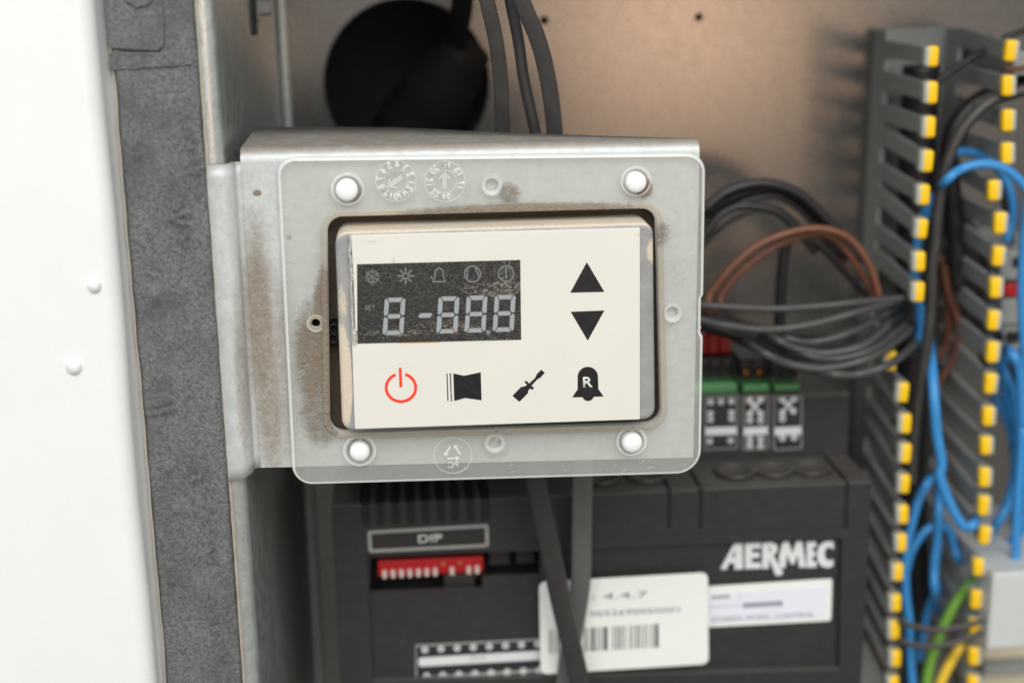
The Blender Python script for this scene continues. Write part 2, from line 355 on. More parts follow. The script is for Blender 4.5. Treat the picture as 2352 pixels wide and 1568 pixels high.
def houmat():
    m = NT('tinted_clear_housing'); c = m.mix(m.noise(160,3), srgb(126,129,130), srgb(172,174,172))
    st = m.math('MAXIMUM', m.math('MULTIPLY', m.up(.25,.7), m.ramp(m.noise(260,5,.7), .25,.5,.7,1.)), m.stains([((-.0405,0,-.006),(.0030,.03,.020),1.3), ((-.040,0,.012),(.0022,.03,.010),.6), ((.0335,0,.022),(.003,.03,.006),.8)], .2, 1200))
    m.set(m.b.inputs['Base Color'], m.mix(st, c, m.mix(m.noise(1400,4,.7), srgb(184,168,148), srgb(226,214,196)))); m.set(m.b.inputs['Roughness'], m.ramp(st, 0.,1.,.16,.8)); m.bump(m.noise(1300,4), .00008); return m.m
M_hou = houmat()
M_dustgap = simple('dusty_dark_gap', srgb(104,92,78), .85, 0, .2, 900, .0001)
# ------------------------------------------------------------------ setting: cabinet back plate with its holes
ZT, ZB, XL, XR = .20, -.27, -.0615, .36
gc = P(935,190,Y_BACK); gr = 179*mpp(Y_BACK)
hA = P(1250,47,Y_BACK); hB = P(1605,40,Y_BACK); hr = 9.5*mpp(Y_BACK)
bp = shape('back_plate', [[(XL,ZB),(XR,ZB),(XR,ZT),(XL,ZT)], circ((gc.x,gc.z), gr*.97, 48), circ((hA.x,hA.z), hr, 24), circ((hB.x,hB.z), hr, 24)], Y_BACK, .0015, M_plate)
tag(bp, 'galvanised sheet steel back plate with two small drilled holes', kind='structure')
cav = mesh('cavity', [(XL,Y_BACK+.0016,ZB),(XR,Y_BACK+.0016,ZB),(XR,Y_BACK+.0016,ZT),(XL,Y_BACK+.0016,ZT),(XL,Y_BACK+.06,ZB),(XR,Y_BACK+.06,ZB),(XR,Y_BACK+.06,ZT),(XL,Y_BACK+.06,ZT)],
    [[4,5,6,7],[0,1,5,4],[1,2,6,5],[2,3,7,6],[3,0,4,7]], M_blackd); tag(cav, 'dark hollow behind the back plate, added to keep light out of its holes', kind='structure')  # black box added behind the holes so no sky shows through
rf = box('unseen_shade_top', -.40, XR, .004, Y_BACK+.06, .136, .139, M_plate, None, .0005); tag(rf, 'unseen sheet steel top, added to shade the wiring', kind='structure')  # out of view, added to keep the key light off the upper interior
rw = box('unseen_shade_side', .262, .265, .004, Y_BACK, ZB, .1355, M_plate, None, .0005); tag(rw, 'unseen sheet steel side beyond the terminals, added to shade the interior', kind='structure')  # out of view, added with the top to darken the interior
# ------------------------------------------------------------------ corner post: front flange, rounded corner, side wall running back
post = thing('corner_post', 'galvanised steel cabinet post beside the grey foam strip, running back to the plate', 'post', (-.08,0,ZB))
xc = -.0655; rb = .0032
prof = [(-.096,0.)] + [(xc-rb+rb*math.sin(a), rb-rb*math.cos(a)) for a in [math.pi/2*k/8 for k in range(9)]] + [(xc, .03),(xc+.0015,.08),(-.0612,Y_BACK)]
sweep('post_sheet', [[(x,y,z) for x,y in prof] for z in (ZB,-.12,-.06,0,.05,.10,ZT)], M_post, post)
# folded lip where the side wall meets the back plate, slot and bolt on the side wall
box('corner_lip', -.0610,-.0585, Y_BACK-.004, Y_BACK-.0005, ZB, ZT, M_post, post, .0006)
sl0 = P(583,-40,.075); sl1 = P(589,80,.075)
box('slot', xc+.0005, xc+.0022, .072,.080, sl1.z, sl0.z+.01, M_blackd, post, 0)
b0 = P(607,12,.085); lathe('bolt', (xc+.0015,.088,b0.z), (1,0,0), [(.0052,0),(.0052,.0008),(.0034,.0009),(.0034,.0035),(.0028,.0041)], M_post, post, 6, False)
# ------------------------------------------------------------------ white enamelled door panel
panel = thing('door_panel', 'white enamelled metal door panel with rolled edge and paint drips', 'panel', (-.15,-.010,ZB))
xe = -.0900; rr = .0042; yf = -.0102
prof = [(-.42, yf+.004)] + [(-.26, yf+.0012),(-.13,yf)] + [(xe-rr+rr*math.sin(a), yf+rr-rr*math.cos(a)) for a in [math.pi/2*k/10 for k in range(11)]]
zs = [ZB+ (ZT-ZB)*k/20 for k in range(21)]
sweep('panel_skin', [[(x+.00025*math.sin(z*60)+.0001*math.sin(z*190),y,z) for x,y in prof] for z in zs], M_white, panel)
sweep('edge_return', [[(xe+.00025*math.sin(z*60)+.0001*math.sin(z*190),yf+rr,z),(xe+.0003,-.0030,z),(xe+.0007,-.0012,z),(xe+.0012,-.0006,z),(xe+.0030,-.0005,z)] for z in zs], M_white_shade, panel)
for px, py, r in ((217,655,15),(170,840,18)):
    c = P(px,py,yf); r *= mpp(yf)
    o = lathe('paint_drip', c, (0,-1,0), [(r*1.05,-.0005),(r,.0002),(r*.9,.0007),(r*.6,.0012),(r*.25,.00145),(0,.0015)], M_white, panel, 24)
    for v in o.data.vertices:
        if v.co.z < c.z: v.co.z = c.z+(v.co.z-c.z)*1.15
# ------------------------------------------------------------------ foam strip
gask = thing('foam_gasket', 'dark grey speckled foam sealing strip between white panel and steel post', 'gasket', (-.079,0,ZB))
xl, xr = -.0880, -.0697
cre = [ [(-.0735,.058),(-.0722,.049),(-.0712,.038)], [(-.078,.033),(-.0745,.0345)], [(-.0860,-.0135),(-.0815,-.0125)], [(-.0755,-.030),(-.0745,-.040),(-.0748,-.050),(-.0742,-.056)], [(-.0765,-.062),(-.0748,-.073),(-.0735,-.078)], [(-.0735,-.085),(-.0722,-.094)], [(-.0722,-.066),(-.0705,-.071)],[(-.0835,.0205),(-.0815,.0195)],[(-.072,.044),(-.0705,.0446)], [(-.0778,.0335),(-.0765,.0322),(-.0748,.0318)], [(-.0762,.0305),(-.0755,.0275),(-.0748,.0255)], [(-.0842,.0505),(-.0838,.0475)], [(-.0868,.0705),(-.0790,.0700)], [(-.0790,-.0285),(-.0778,-.0305),(-.0765,-.0300)], [(-.0850,-.052),(-.0844,-.057)], [(-.0790,-.090),(-.0770,-.098),(-.0765,-.104)] ]
def segd(p, a, b):
    ab = (b[0]-a[0], b[1]-a[1]); t = max(0, min(1, ((p[0]-a[0])*ab[0]+(p[1]-a[1])*ab[1])/(ab[0]**2+ab[1]**2))); return math.hypot(p[0]-a[0]-ab[0]*t, p[1]-a[1]-ab[1]*t), (p[0]-a[0])*ab[1]-(p[1]-a[1])*ab[0]
def gh(x, z):
    h = .00032*noise.noise(Vector((x*260, z*120, 0))) + .00009*noise.noise(Vector((x*900, z*700, 3)))
    for c in cre:
        for a, b in zip(c, c[1:]):
            d, s = segd((x,z), a, b)
            if d < .0028: h += (.0008 if s > 0 else -.0005)*math.exp(-(d/.0009)**2)
    for bx, bz, br in ((-.0835,-.0275,.0013),(-.0822,-.0385,.0008),(-.0828,.0150,.0014)):
        d = math.hypot((x-bx), (z-bz)*.8); h += .0008*math.exp(-(d/br)**2)
    return h
NX, NZ = 36, 520; V, Fc = [], []; z0, z1 = -.14, .12
for j in range(NZ+1):
    z = z0+(z1-z0)*j/NZ; wob = .00035*noise.noise(Vector((z*90,0,1)))+.00015*noise.noise(Vector((z*400,0,1))); wor = .00018*noise.noise(Vector((z*120,7,1)))
    for i in range(NX+1):
        t = i/NX; x = xl+wob+(xr+wor-xl-wob)*t; e = min(t,1-t)*(xr-xl); y = Y_GASK - gh(x,z) + .0006*max(0,1-e/.0009)**2
        V.append((x,y,z))
    V.append((xr+wor+.0001, Y_POST-.0002, z)); V.append((xl+wob-.0001, Y_POST-.0002, z))
W = NX+3
for j in range(NZ):
    for i in range(NX+1): Fc.append([j*W+i, j*W+i+1, (j+1)*W+i+1, (j+1)*W+i])
    Fc.append([j*W+NX+2, j*W, (j+1)*W, (j+1)*W+NX+2])
mesh('foam_strip', V, Fc, M_foam, gask, True)
# folded-over flap near the top and the strip joint below it
def flap(nm, pts, y, th, r, m, wav):
    q = roundp(L2(pts, Y_GASK), r, 4); d = []
    for i in range(len(q)):
        a, b = Vector(q[i-1]), Vector(q[i]); n = max(1, int((b-a).length/.0006))
        d += [tuple(a.lerp(b, k/n)) for k in range(n)]
    d = [(x+wav*noise.noise(Vector((x*700,z*700,1))), z+wav*noise.noise(Vector((x*700,z*700,9)))) for x, z in d]
    return shape(nm, [d], y, th, m, gask, .00028)
flap('foam_flap', [(237,-40),(246,60),(250,112),(300,114),(362,119),(376,108),(378,60),(372,-40)], Y_GASK-.0007, .0012, .0009, M_foamsk, .00028)
flap('foam_flap', [(286,-40),(288,4),(320,20),(350,8),(352,-40)], Y_GASK-.0013, .0009, .0012, M_foamsk, .0003)
flap('joint_patch', [(252,122),(380,120),(440,112),(446,150),(400,154),(254,163)], Y_GASK-.00040, .0010, .0005, M_foamsk, .00030)
sweep('glue_line', [[(xr+.0002+.00012*noise.noise(Vector((z*300,0,0))),Y_GASK+.0012,z),(xr+.0007+.00018*noise.noise(Vector((z*260,2,0))),Y_POST-.0003,z)] for z in [z0+(z1-z0)*k/160 for k in range(161)]], M_tan, gask)
sweep('glue_line', [[(xl-.0001+.0004*noise.noise(Vector((z*90,0,1))),Y_GASK+.0004,z),(xl-.0008+.0004*noise.noise(Vector((z*90,0,1))),Y_POST-.0014,z)] for z in [z0+(z1-z0)*k/160 for k in range(161)]], M_tan, gask)
# ------------------------------------------------------------------ galvanised mounting bracket
brk = thing('mounting_bracket', 'galvanised steel bracket plate holding the display, dusty top flange bent back', 'bracket', (0,Y_FACE,-.033))
op = [(746,492),(1512,472),(1523,980),(752,1001)]
zl, zr = P(600,338,.006).z, P(1600,319,.006).z; xbl, xbr = -.0632, .0456; rb = .0030
ztl, ztr = zl-rb, zr-rb
zbl, zbr = P(585,1074,Y_FACE).z, P(1592,1050,Y_FACE).z
hole = roundp(L2(op, Y_FACE), .0040, 8)
shape('face_plate', [[(xbl,zbl),(xbr,zbr),(xbr,ztr),(xbl,ztl)], hole, circ(L2([(725,742)], Y_FACE)[0], 10.5*mpp(Y_FACE), 20)], Y_FACE, .0014, M_face, brk)
def flp(x, zt, depth, z_off=0.):
    p = [(x, Y_FACE+rb-rb*math.cos(a), zt+rb*math.sin(a)) for a in [math.pi/2*k/8 for k in range(9)]]
    p += [(x, Y_FACE+rb+max(.0005,depth-rb)*t, zt+rb) for t in (.5,1.)]; p += [(x, Y_FACE+depth, zt+rb-.0014),(x, Y_FACE+rb+.0005, zt+rb-.0014)]
    p += [(x, Y_FACE+.0014, zt)]
    return p
prs = []
for px, dp in ((578,.0445),(620,.0436),(907,.0385),(1152,.0235),(1400,.0120),(1600,.0036)):
    x = P(px,330,.006).x if px > 580 else -.0622
    if px == 1600: x = xbr
    t = (x-xbl)/(xbr-xbl); prs.append(flp(x, ztl+(ztr-ztl)*t+.00001, dp))
o = sweep('top_flange', prs, M_face, brk)
# side tab: sits on the post front, steps back to the face plate through a double bend
def tabp(z, t):
    x0 = xr-.0015; R_ = .0030; yb = Y_POST-.0014; xe_ = xbl-.0004
    pr = [(x0, yb)]
    for k in range(9): an = math.pi/2*k/8; pr.append((xe_-R_+R_*math.sin(an), yb+R_-R_*math.cos(an)))
    for k in range(5): an = math.pi/2*k/4; pr.append((xe_+.0007-.0007*math.cos(an), Y_FACE-.0007+.0007*math.sin(an)))
    pr.append((xbl+.0012, Y_FACE-.00003))
    return [(x, y, z) for x, y in pr]
ztab, ztabb = P(500,376,0).z, P(550,1100,0).z
zz = [ztabb+(ztab-ztabb)*k/24 for k in range(25)]
prs = []
for z in zz:
    pr = tabp(z, 0); out = []
    for x, y, zc in pr:
        t = (x-pr[0][0])/(pr[-1][0]-pr[0][0]); f = max(0, (t-.45)/.55)
        hi = ztab+(ztl-ztab)*f*.7; lo = ztabb+(zbl-ztabb)*min(1,f*1.25)**.8; k = (z-ztabb)/(ztab-ztabb); out.append((x, y, lo+(hi-lo)*k))
    prs.append(out)
sweep('side_tab', prs, M_face, brk)
bpy.data.objects['side_tab'].modifiers.new('Thickness','SOLIDIFY').thickness = .0012; bpy.data.objects['side_tab'].modifiers['Thickness'].offset = -1
nc = P(541,353,Y_FACE-.0001); box('relief_notch', nc.x-.0006, nc.x+.0010, Y_FACE-.0003, Y_FACE+.0009, nc.z-.0004, nc.z+.0005, M_blackd, brk, .0001, 1)
# ------------------------------------------------------------------ clear polycarbonate frame
pcf = thing('clear_frame', 'clear polycarbonate mounting frame with moulded date dials around the display', 'frame', (0,Y_PC,-.036))
T = .0021
out = L2([(634,362),(1622,351),(1617,678),(1612,686),(1611,764),(1616,774),(1611,1088),(672,1115)], Y_PC)
outer = roundp(out, [.0042,.0048,.0004,.0004,.0004,.0004,.0062,.0050], 10)
inn = L2([(752,499),(1506,479),(1518,972),(758,993)], Y_PC); inner = roundp(inn, .0036, 8)
cb = [(798,434,29),(1461,416,27),(826,1034,31),(1451,1013,29),(1130,426,15),(725,742,12),(1545,719,14),(1137,1018,15)]
holes = [inner] + [circ(tuple(L2([(x,y)], Y_PC)[0]), r*mpp(Y_PC), 28) for x,y,r in cb]
shape('frame_plate', [outer]+holes, Y_PC, T, M_pc, pcf, .00085, False, M_pcedge)
# raised lip round the opening, and raised collars round the screw holes
lip = inset(inner if area2(inner) > 0 else inner[::-1], -.0016)
shape('lip', [lip, inset(inner if area2(inner) > 0 else inner[::-1], -.0001)], Y_PC-.0004, .0004, M_pcdust, pcf, .0003)
for x, y, r0, r1 in ((1130,426,15,28),(1545,719,14,25),(1137,1018,15,30)):
    c = L2([(x,y)], Y_PC)[0]; k = mpp(Y_PC); shape('screw_collar', [circ(c, r1*k, 32), circ(c, r0*k, 28)], Y_PC-.0004, .0004, M_pclip, pcf, .0003)
for x, y, r in cb[:4]:
    c = L2([(x,y)], Y_PC)[0]; k = mpp(Y_PC); shape('pin_collar', [circ(c, (r+5)*k, 32), circ(c, (r-1)*k, 32)], Y_PC-.0003, .0003, M_pclip, pcf, .0002)
c = L2([(725,742)], Y_PC)[0]; shape('dusty_hole_rim', [circ(c, 17*mpp(Y_PC), 28), circ(c, 10.8*mpp(Y_PC), 24)], Y_PC-.00012, .00012, M_pcdust2, pcf)
for x, y0, y1 in ((826,996,1010),(1140,980,1010),(1452,976,992)):
    a = P(x,y0,Y_PC); b = P(x,y1,Y_PC); box('runner_mark', a.x-.0006,a.x+.0006, Y_PC-.0004, Y_PC, b.z, a.z, M_pclip, pcf, .0001, 1)
YM = Y_PC-.00016; k = mpp(Y_PC)
def dial(cx, cy, R, r, nums, a0, step, arrow, h):
    c = P(cx,cy,Y_PC); c2 = (c.x,c.z)
    stroke('dial_ring', [circ(c2, R*k, 48)], 2.2*k, YM, M_pcring, pcf, .00016, True); stroke('dial_ring', [circ(c2, r*k, 40)], 1.8*k, YM, M_pcring, pcf, .00016, True)
    for i, s in enumerate(nums):
        a = math.radians(a0+step*i); rd = (R+r)/2*k; text('dial_number', s, (c2[0]+rd*math.cos(a), c2[1]+rd*math.sin(a)), h*k, YM, M_pcmark, pcf, .045, None, True, a-math.pi/2, thick=.00016)
    (ax,ay),(bx,by) = arrow; A = Vector((P(ax,ay,Y_PC).x, P(ax,ay,Y_PC).z)); B = Vector((P(bx,by,Y_PC).x, P(bx,by,Y_PC).z)); d = (B-A).normalized(); n = Vector((-d.y,d.x))
    stroke('dial_arrow', [[tuple(A+n*2.6*k),tuple(B+n*2.6*k)],[tuple(A-n*2.6*k),tuple(B-n*2.6*k)],[tuple(B-d*12*k+n*12*k),tuple(B+d*3*k),tuple(B-d*12*k-n*12*k)]], 2.6*k, YM, M_pcmark, pcf, .00016)
dial(909,415.5,46,26,['1','2','3','4','5','6','7','8','9','10','11','12'],-8,30,((923,406),(893,427)),17.5)
dial(1022,417,46,26,['17','18','19','20','21','22','16'],-12,48,((1021,432),(1021,399)),16.5)
c = P(1040,1045,Y_PC); c2 = Vector((c.x,c.z)); stroke('recycling_mark', [circ(tuple(c2), 45*k, 48)], 2*k, YM, M_pcring, pcf, .00016, True)
tri = []
for i in range(3):
    a = math.radians(90+120*i); b = math.radians(90+120*(i+1)); cc = c2+Vector((0,6*k)); A = cc+Vector((math.cos(a),math.sin(a)))*27*k; B = cc+Vector((math.cos(b),math.sin(b)))*27*k
    s0 = A.lerp(B,.22); s1 = A.lerp(B,.66); d = (B-A).normalized(); n = Vector((-d.y,d.x)); tri += [[tuple(s0),tuple(s1)]]; shape('recycling_mark', [[tuple(s1+n*7*k),tuple(s1+d*9*k),tuple(s1-n*7*k)]], YM-.00001, .00015, M_pcmark, pcf)
stroke('recycling_mark', tri, 4.5*k, YM, M_pcmark, pcf, .00016); text('recycling_letters', 'PC', (c2.x, c2.y-24*k), 16*k, YM, M_pcmark, pcf, .012, 26*k, True, thick=.00016)
rs = random.Random(4); scl = []
for i in range(120):
    cx_, cy_ = rs.choice([(rs.uniform(1150,1600),rs.uniform(360,470)),(rs.uniform(1530,1610),rs.uniform(480,1060)),(rs.uniform(650,1100),rs.uniform(370,480)),(rs.uniform(690,1600),rs.uniform(1020,1095)),(rs.uniform(645,735),rs.uniform(430,600))])
    a = math.radians(rs.gauss(-33,14)); ln = rs.choice([3,5,8,14,26])*rs.uniform(.5,1.3); scl.append(L2([(cx_,cy_),(cx_+ln*math.cos(a),cy_+ln*math.sin(a))], YM))
o = stroke('scratches', scl, .9*k, YM, M_pcring, pcf, .00016); o['kind'] = 'stuff'
# ------------------------------------------------------------------ four white plastic pins
for (x,y,r), lb in zip([(796,438,25.5),(1462,420,24.5),(826,1040,24),(1453,1019,25)], ['above the snowflake symbol','at the top corner above the up arrow','below the power symbol','below the bell symbol']):
    c = P(x,y,Y_PC-.002); r *= mpp(Y_PC-.002)
    o = lathe('plastic_rivet', (c.x,Y_FACE,c.z), (0,-1,0), [(r*.9,0),(r*.98,.002),(r,.0034),(r*.97,.0039),(r*.88,.0043),(r*.66,.0046),(r*.36,.0048),(0,.00485)], M_pin, None, 32)
    tag(o, 'white domed plastic pin in the clear frame '+lb, 'rivet', 'white plastic pins')
# ------------------------------------------------------------------ display unit
du = thing('display_unit', 'small control display with cream keypad label and grey LCD window', 'display', (-.003,0,-.022))
YH = -.0044
hq = [(769,533),(1501,511),(1506,964),(786,992)]
front = roundp(L2(hq, YH), [.0030,.0030,.0030,.0030], 8)
shape('housing', [front], YH, .0165, M_hou, du, .0011, False, None, 3)
# dusty cavity behind the opening
cq = L2([(735,478),(1530,456),(1545,996),(740,1018)], .0046); cq = [(cq[0][0]-.002,cq[0][1]+.004),(cq[1][0]+.002,cq[1][1]+.004),(cq[2][0]+.002,cq[2][1]-.002),(cq[3][0]-.002,cq[3][1]-.002)]
V = [(x,.0046,z) for x,z in cq]+[(x,.0086,z) for x,z in cq]; mesh('back_box', V, [[4,5,6,7],[0,1,5,4],[1,2,6,5],[2,3,7,6],[3,0,4,7]], M_dustgap, du)
for x, y in ((768,750),(766,772)):
    c = P(x,y,.006); lathe('side_clip', (c.x,.008,c.z), (0,-1,0), [(.0016,0),(.0016,.004),(.0009,.0046),(.0009,.003)], M_blackd, du, 16)
lab = shape('membrane_label', [roundp(L2([(806,541),(1470,524),(1470,963),(815,985),(808,770),(816,755),(812,640)], Y_LAB), [.0002]*7, 2)], Y_LAB, .0008, M_lab, du, .00012)
# torn residue along the peeled left edge
V, Fc = [], []
for i in range(41):
    t = i/40; y = 540+t*250; xo = 800+8*t+3.5*noise.noise(Vector((t*9,0,0))); wd = 6+5*abs(noise.noise(Vector((t*14,3,0))))+ (6 if t > .85 else 0)
    for q, dy in ((0,0),(.35,-.0005-.0005*random.random()),(.7,-.0004-.0006*random.random()),(1,0)): V.append(Vector(P(xo+wd*q, y, Y_LAB+.0001))+Vector((0,dy,0)))
for i in range(40):
    for q in range(3): Fc.append([i*4+q,i*4+q+1,i*4+q+5,i*4+q+4])
mesh('torn_film_edge', V, Fc, simple('torn_clear_film', srgb(196,192,184), .25, 0, .3, 1800, .0001, 3000), du)
YL = Y_LAB-.00010
lcd = shape('lcd_window', [L2([(820,607),(1195,597),(1197,780),(821,789)], YL)], YL, .00012, M_lcd, du)
stroke('amber_edge_line', [L2([(915,787.5),(1010,785.5)], YL-.00003)], .00010, YL-.00003, simple('amber_film', srgb(222,168,70), .4), du)  # thin amber line along the lower edge of the LCD window
YS = YL-.00009
def z4(x, y): return (792.4+.18066*x, 574.2+.18066*y)
def digit(tl, tr, br, bl):
    tl,tr,br,bl = [Vector(q) for q in (tl,tr,br,bl)]; 
    def q(u, v): a = tl.lerp(tr,u); b = bl.lerp(br,u); return tuple(a.lerp(b,v))
    tu, tv, g = .215, .118, .02
    segs = [[(tu*.55+g,0),(1-tu*.55-g,0),(1-tu-g,tv),(tu+g,tv)], [(tu*.55+g,1),(1-tu*.55-g,1),(1-tu-g,1-tv),(tu+g,1-tv)], [(tu*.75+g,.5),(tu+g,.5-tv/2),(1-tu-g,.5-tv/2),(1-tu*.75-g,.5),(1-tu-g,.5+tv/2),(tu+g,.5+tv/2)],
        [(0,.05),(tu*.45,.02),(tu,tv+.02),(tu,.5-tv/2-.02),(tu*.5,.485),(0,.46)], [(1,.05),(1-tu*.45,.02),(1-tu,tv+.02),(1-tu,.5-tv/2-.02),(1-tu*.5,.485),(1,.46)],
        [(0,.95),(tu*.45,.98),(tu,1-tv-.02),(tu,.5+tv/2+.02),(tu*.5,.515),(0,.54)], [(1,.95),(1-tu*.45,.98),(1-tu,1-tv-.02),(1-tu,.5+tv/2+.02),(1-tu*.5,.515),(1,.54)]]
    for s in segs: shape('digit_segment', [L2([z4(*q(u,v)) for u,v in s], YS)], YS, .00008, M_seg, lcd)
for tl,tr,br,bl in (((507,608),(770,603),(742,1075),(477,1083)),((1190,592),(1456,588),(1428,1055),(1160,1062)),((1548,582),(1813,578),(1785,1044),(1517,1052)),((1906,573),(2171,570),(2144,1034),(1876,1042))): digit(tl,tr,br,bl)
shape('dash_segment', [L2([z4(*p) for p in ((928,845),(965,803),(1095,800),(1114,815),(1080,858),(950,862))], YS)], YS, .00008, M_seg, lcd)
shape('decimal_point', [L2([z4(1820+30*math.cos(a), 1047+30*math.sin(a)) for a in [math.pi*2*k/16 for k in range(16)]], YS)], YS, .00008, M_seg2, lcd)
kk = .18066
def arcz(c, r, a0, a1, n=24): return [z4(c[0]+r*math.cos(math.radians(a0+(a1-a0)*i/n)), c[1]-r*math.sin(math.radians(a0+(a1-a0)*i/n))) for i in range(n+1)]
def icon(name, lines, wd, m=M_seg2): return stroke(name, [L2(l, YS) for l in lines], wd*1.35*kk*mpp(YS), YS, m, lcd)
sn = []
for i in range(6):
    a = 90+60*i; e = lambda r, d=0: z4(350+r*math.cos(math.radians(a+d)), 342-r*math.sin(math.radians(a+d)))
    sn += [[e(0),e(100)], [e(48),e(86,24)], [e(48),e(86,-24)]]
icon('snowflake_icon', sn, 9)
icon('sun_icon', [arcz((772,330),36,0,360)]+[[z4(772+50*math.cos(a),330-50*math.sin(a)), z4(772+105*math.cos(a),330-105*math.sin(a))] for a in [math.pi/4*i for i in range(8)]], 13)
icon('bell_icon', [[z4(1120,400),z4(1142,340),z4(1146,290)]+arcz((1197,285),52,180,0,12)+[z4(1250,340),z4(1278,400)], [z4(1110,404),z4(1285,400)], [z4(1195,232),z4(1195,218)], [z4(1098,330),z4(1108,370)]], 11)
icon('compressor_icon', [arcz((1622,305),100,0,360), [z4(1560,232),z4(1552,370)], [z4(1660,226),z4(1706,352)]], 12)
icon('timer_icon', [arcz((2048,300),98,0,360), [z4(2046,222),z4(2050,368)]], 12)
c = P(*z4(320,735), YS); text('set_lettering', 'SET', (c.x,c.z), 62*kk*mpp(YS), YS, M_seg2, lcd, .01)
# printed key symbols
YK = Y_LAB-.00009
def z5(x, y): return (792.4+.27344*x, 792.4+.27344*y)
def sym(name, loops, m=M_blk): return shape(name, [L2(l, YK) for l in loops], YK, .00009, m, lab)
sym('up_arrow', [[(1348,602),(1388,670),(1310,672)]]); sym('down_arrow', [[(1311,716),(1388,713),(1350,782)]])
arc = [z5(470+137*math.cos(math.radians(a)), 357-137*math.sin(math.radians(a))*.94) for a in range(112-360+0, 72, 6)]; arc = []
a0, a1 = 73, 111-360
for i in range(49): a = math.radians(a0+(a1-a0)*i/48); arc.append(z5(470+136*math.cos(a), 357-128*math.sin(a)))
for i in range(49): a = math.radians(a1+(a0-a1)*i/48); arc.append(z5(470+112*math.cos(a), 357-104*math.sin(a)))
sym('power_symbol', [arc], M_redink); sym('power_symbol', [[z5(452,190),z5(475,190),z5(482,352),z5(458,354)]], M_redink)
sym('book_symbol', [[z5(*p) for p in ((910,238),(1000,257),(1140,228),(1147,462),(1008,443),(918,468))]])
sym('book_page_line', [[z5(*p) for p in ((853,240),(861,240),(869,467),(861,468))]]); sym('book_page_line', [[z5(*p) for p in ((881,235),(889,235),(898,470),(890,472))]])
sym('screwdriver_symbol', [[z5(*p) for p in ((1408,425),(1465,475),(1535,405),(1541,380),(1554,364),(1576,374),(1588,358),(1566,341),(1612,290),(1642,272),(1678,232),(1650,206),(1612,242),(1598,275),(1548,322),(1522,298),(1508,312),(1531,334),(1512,345),(1478,352))]])
bell = [z5(2040+85*math.cos(math.radians(a)), 266-84*math.sin(math.radians(a))) for a in range(0,181,12)]+[z5(1955,370),z5(1910,438),z5(1996,436)]+[z5(2042+46*math.cos(math.radians(a)), 428-40*math.sin(math.radians(a))) for a in range(190,351,16)]+[z5(2090,433),z5(2172,430),z5(2128,368)]
sym('bell_symbol', [bell]); c = P(*z5(2040,310), YK); text('reset_letter', 'R', (c.x,c.z), 96*.27344*mpp(YK), YK-.0001, M_lab, lab, .022, 86*.27344*mpp(YK))
# ------------------------------------------------------------------ rubber grommet and conduit on the back plate
gr_t = thing('rubber_grommet', 'large round black rubber cable grommet in the back plate', 'grommet', (gc.x,Y_BACK,gc.z-gr))
lathe('rim', (gc.x,Y_BACK+.012,gc.z), (0,-1,0), [(gr*.55,-.014),(gr*.80,-.006),(gr*.93,.006),(gr*.97,.0132),(gr*1.0,.0148),(gr*1.02,.0138),(gr*1.02,.0122)], M_rubber, gr_t, 64)
a = P(1085,95,Y_BACK-.012); b = P(930,330,Y_BACK+.004)
lathe('boot', b, a-b, [(.0135,-.004),(.0130,.010),(.0118,.018),(.0122,.020),(.0112,.024),(.0098,.032),(.0080,.036),(.0078,.040),(.004,.0405)], simple('dusty_rubber', srgb(24,23,22), .7, 0, .3, 160, .0002, 500, dust=.16, spec=.12, dcol=srgb(80,66,50)), gr_t, 32)
o = tube('conduit', [P(1100,-420,.080),P(1072,-160,.090),P(1062,0,.102),P(1052,70,.112),P(1035,150,.124),P(1010,230,.134)], 24*mpp(.11), M_rubber); tag(o, 'thick black conduit dropping into the round rubber grommet', 'conduit')
# ------------------------------------------------------------------ flat cables above and below the display
UP = [('black flat cable above the bracket, nearest the round grommet', [(1096,-60),(1118,0),(1140,100),(1151,200),(1154,300),(1158,420)], .030,.042, 17, .0006, M_cabl),
      ('thin black twin cable between the two flat cables above the bracket', [(1160,-60),(1172,0),(1190,90),(1203,180),(1222,270),(1250,400)], .036,.040, 13, .0009, M_cabl),
      ('wide black flat cable above the bracket, curving in from the top', [(1160,-80),(1198,0),(1235,90),(1258,180),(1273,290),(1280,420)], .026,.036, 18.5, .0006, M_cabl)]
for lb, pts, ya, yb, r, fl, m in UP:
    pts = [(pts[0][0]*2-pts[1][0]-60, -420), (pts[0][0]-20, -180)]+pts[1:]
    n = len(pts); o = tube('flat_cable', [P(x,y,ya+(yb-ya)*i/(n-1)) for i,(x,y) in enumerate(pts)], r*mpp(.034), m, None, 10, 16, fl if fl < .0008 else None); tag(o, lb, 'cable', 'display cables')
# second core of the twin cable sits on it
# lower cables
o = tube('flat_cable', [P(x,y,Y) for x,y,Y in ((1226,800,.026),(1222,1000,.028),(1232,1100,.030),(1256,1220,.032),(1284,1360,.036),(1312,1480,.038),(1340,1600,.040))], 26*mpp(.034), M_cabl, None, 10, 16, .0014, Vector((1,-.35,.2))); tag(o, 'black flat cable slanting across the white barcode sticker', 'cable', 'display cables')
o = tube('flat_cable', [P(x,y,Y) for x,y,Y in ((1344,800,.030),(1340,1000,.034),(1338,1110,.036),(1336,1230,.040),(1334,1330,.042),(1322,1420,.045),(1306,1510,.047),(1296,1600,.048))], 25*mpp(.040), simple('grey_flat_sheath', srgb(94,94,93), .45, 0, .08, 120, .00003, 900, dust=.2), None, 10, 16, .0006); tag(o, 'grey flat ribbon cable hanging straight down below the display', 'cable', 'display cables')
# ------------------------------------------------------------------ controller
ct = thing('controller', 'black plastic control module with printed labels below the display', 'controller', (.03,Y_CTRL,-.20))
def cz(px, py): return P(px,py,Y_CTRL)
xL, xR = -.0479, .1090; zT = -.0600; zBm = -.175; YR = .0020
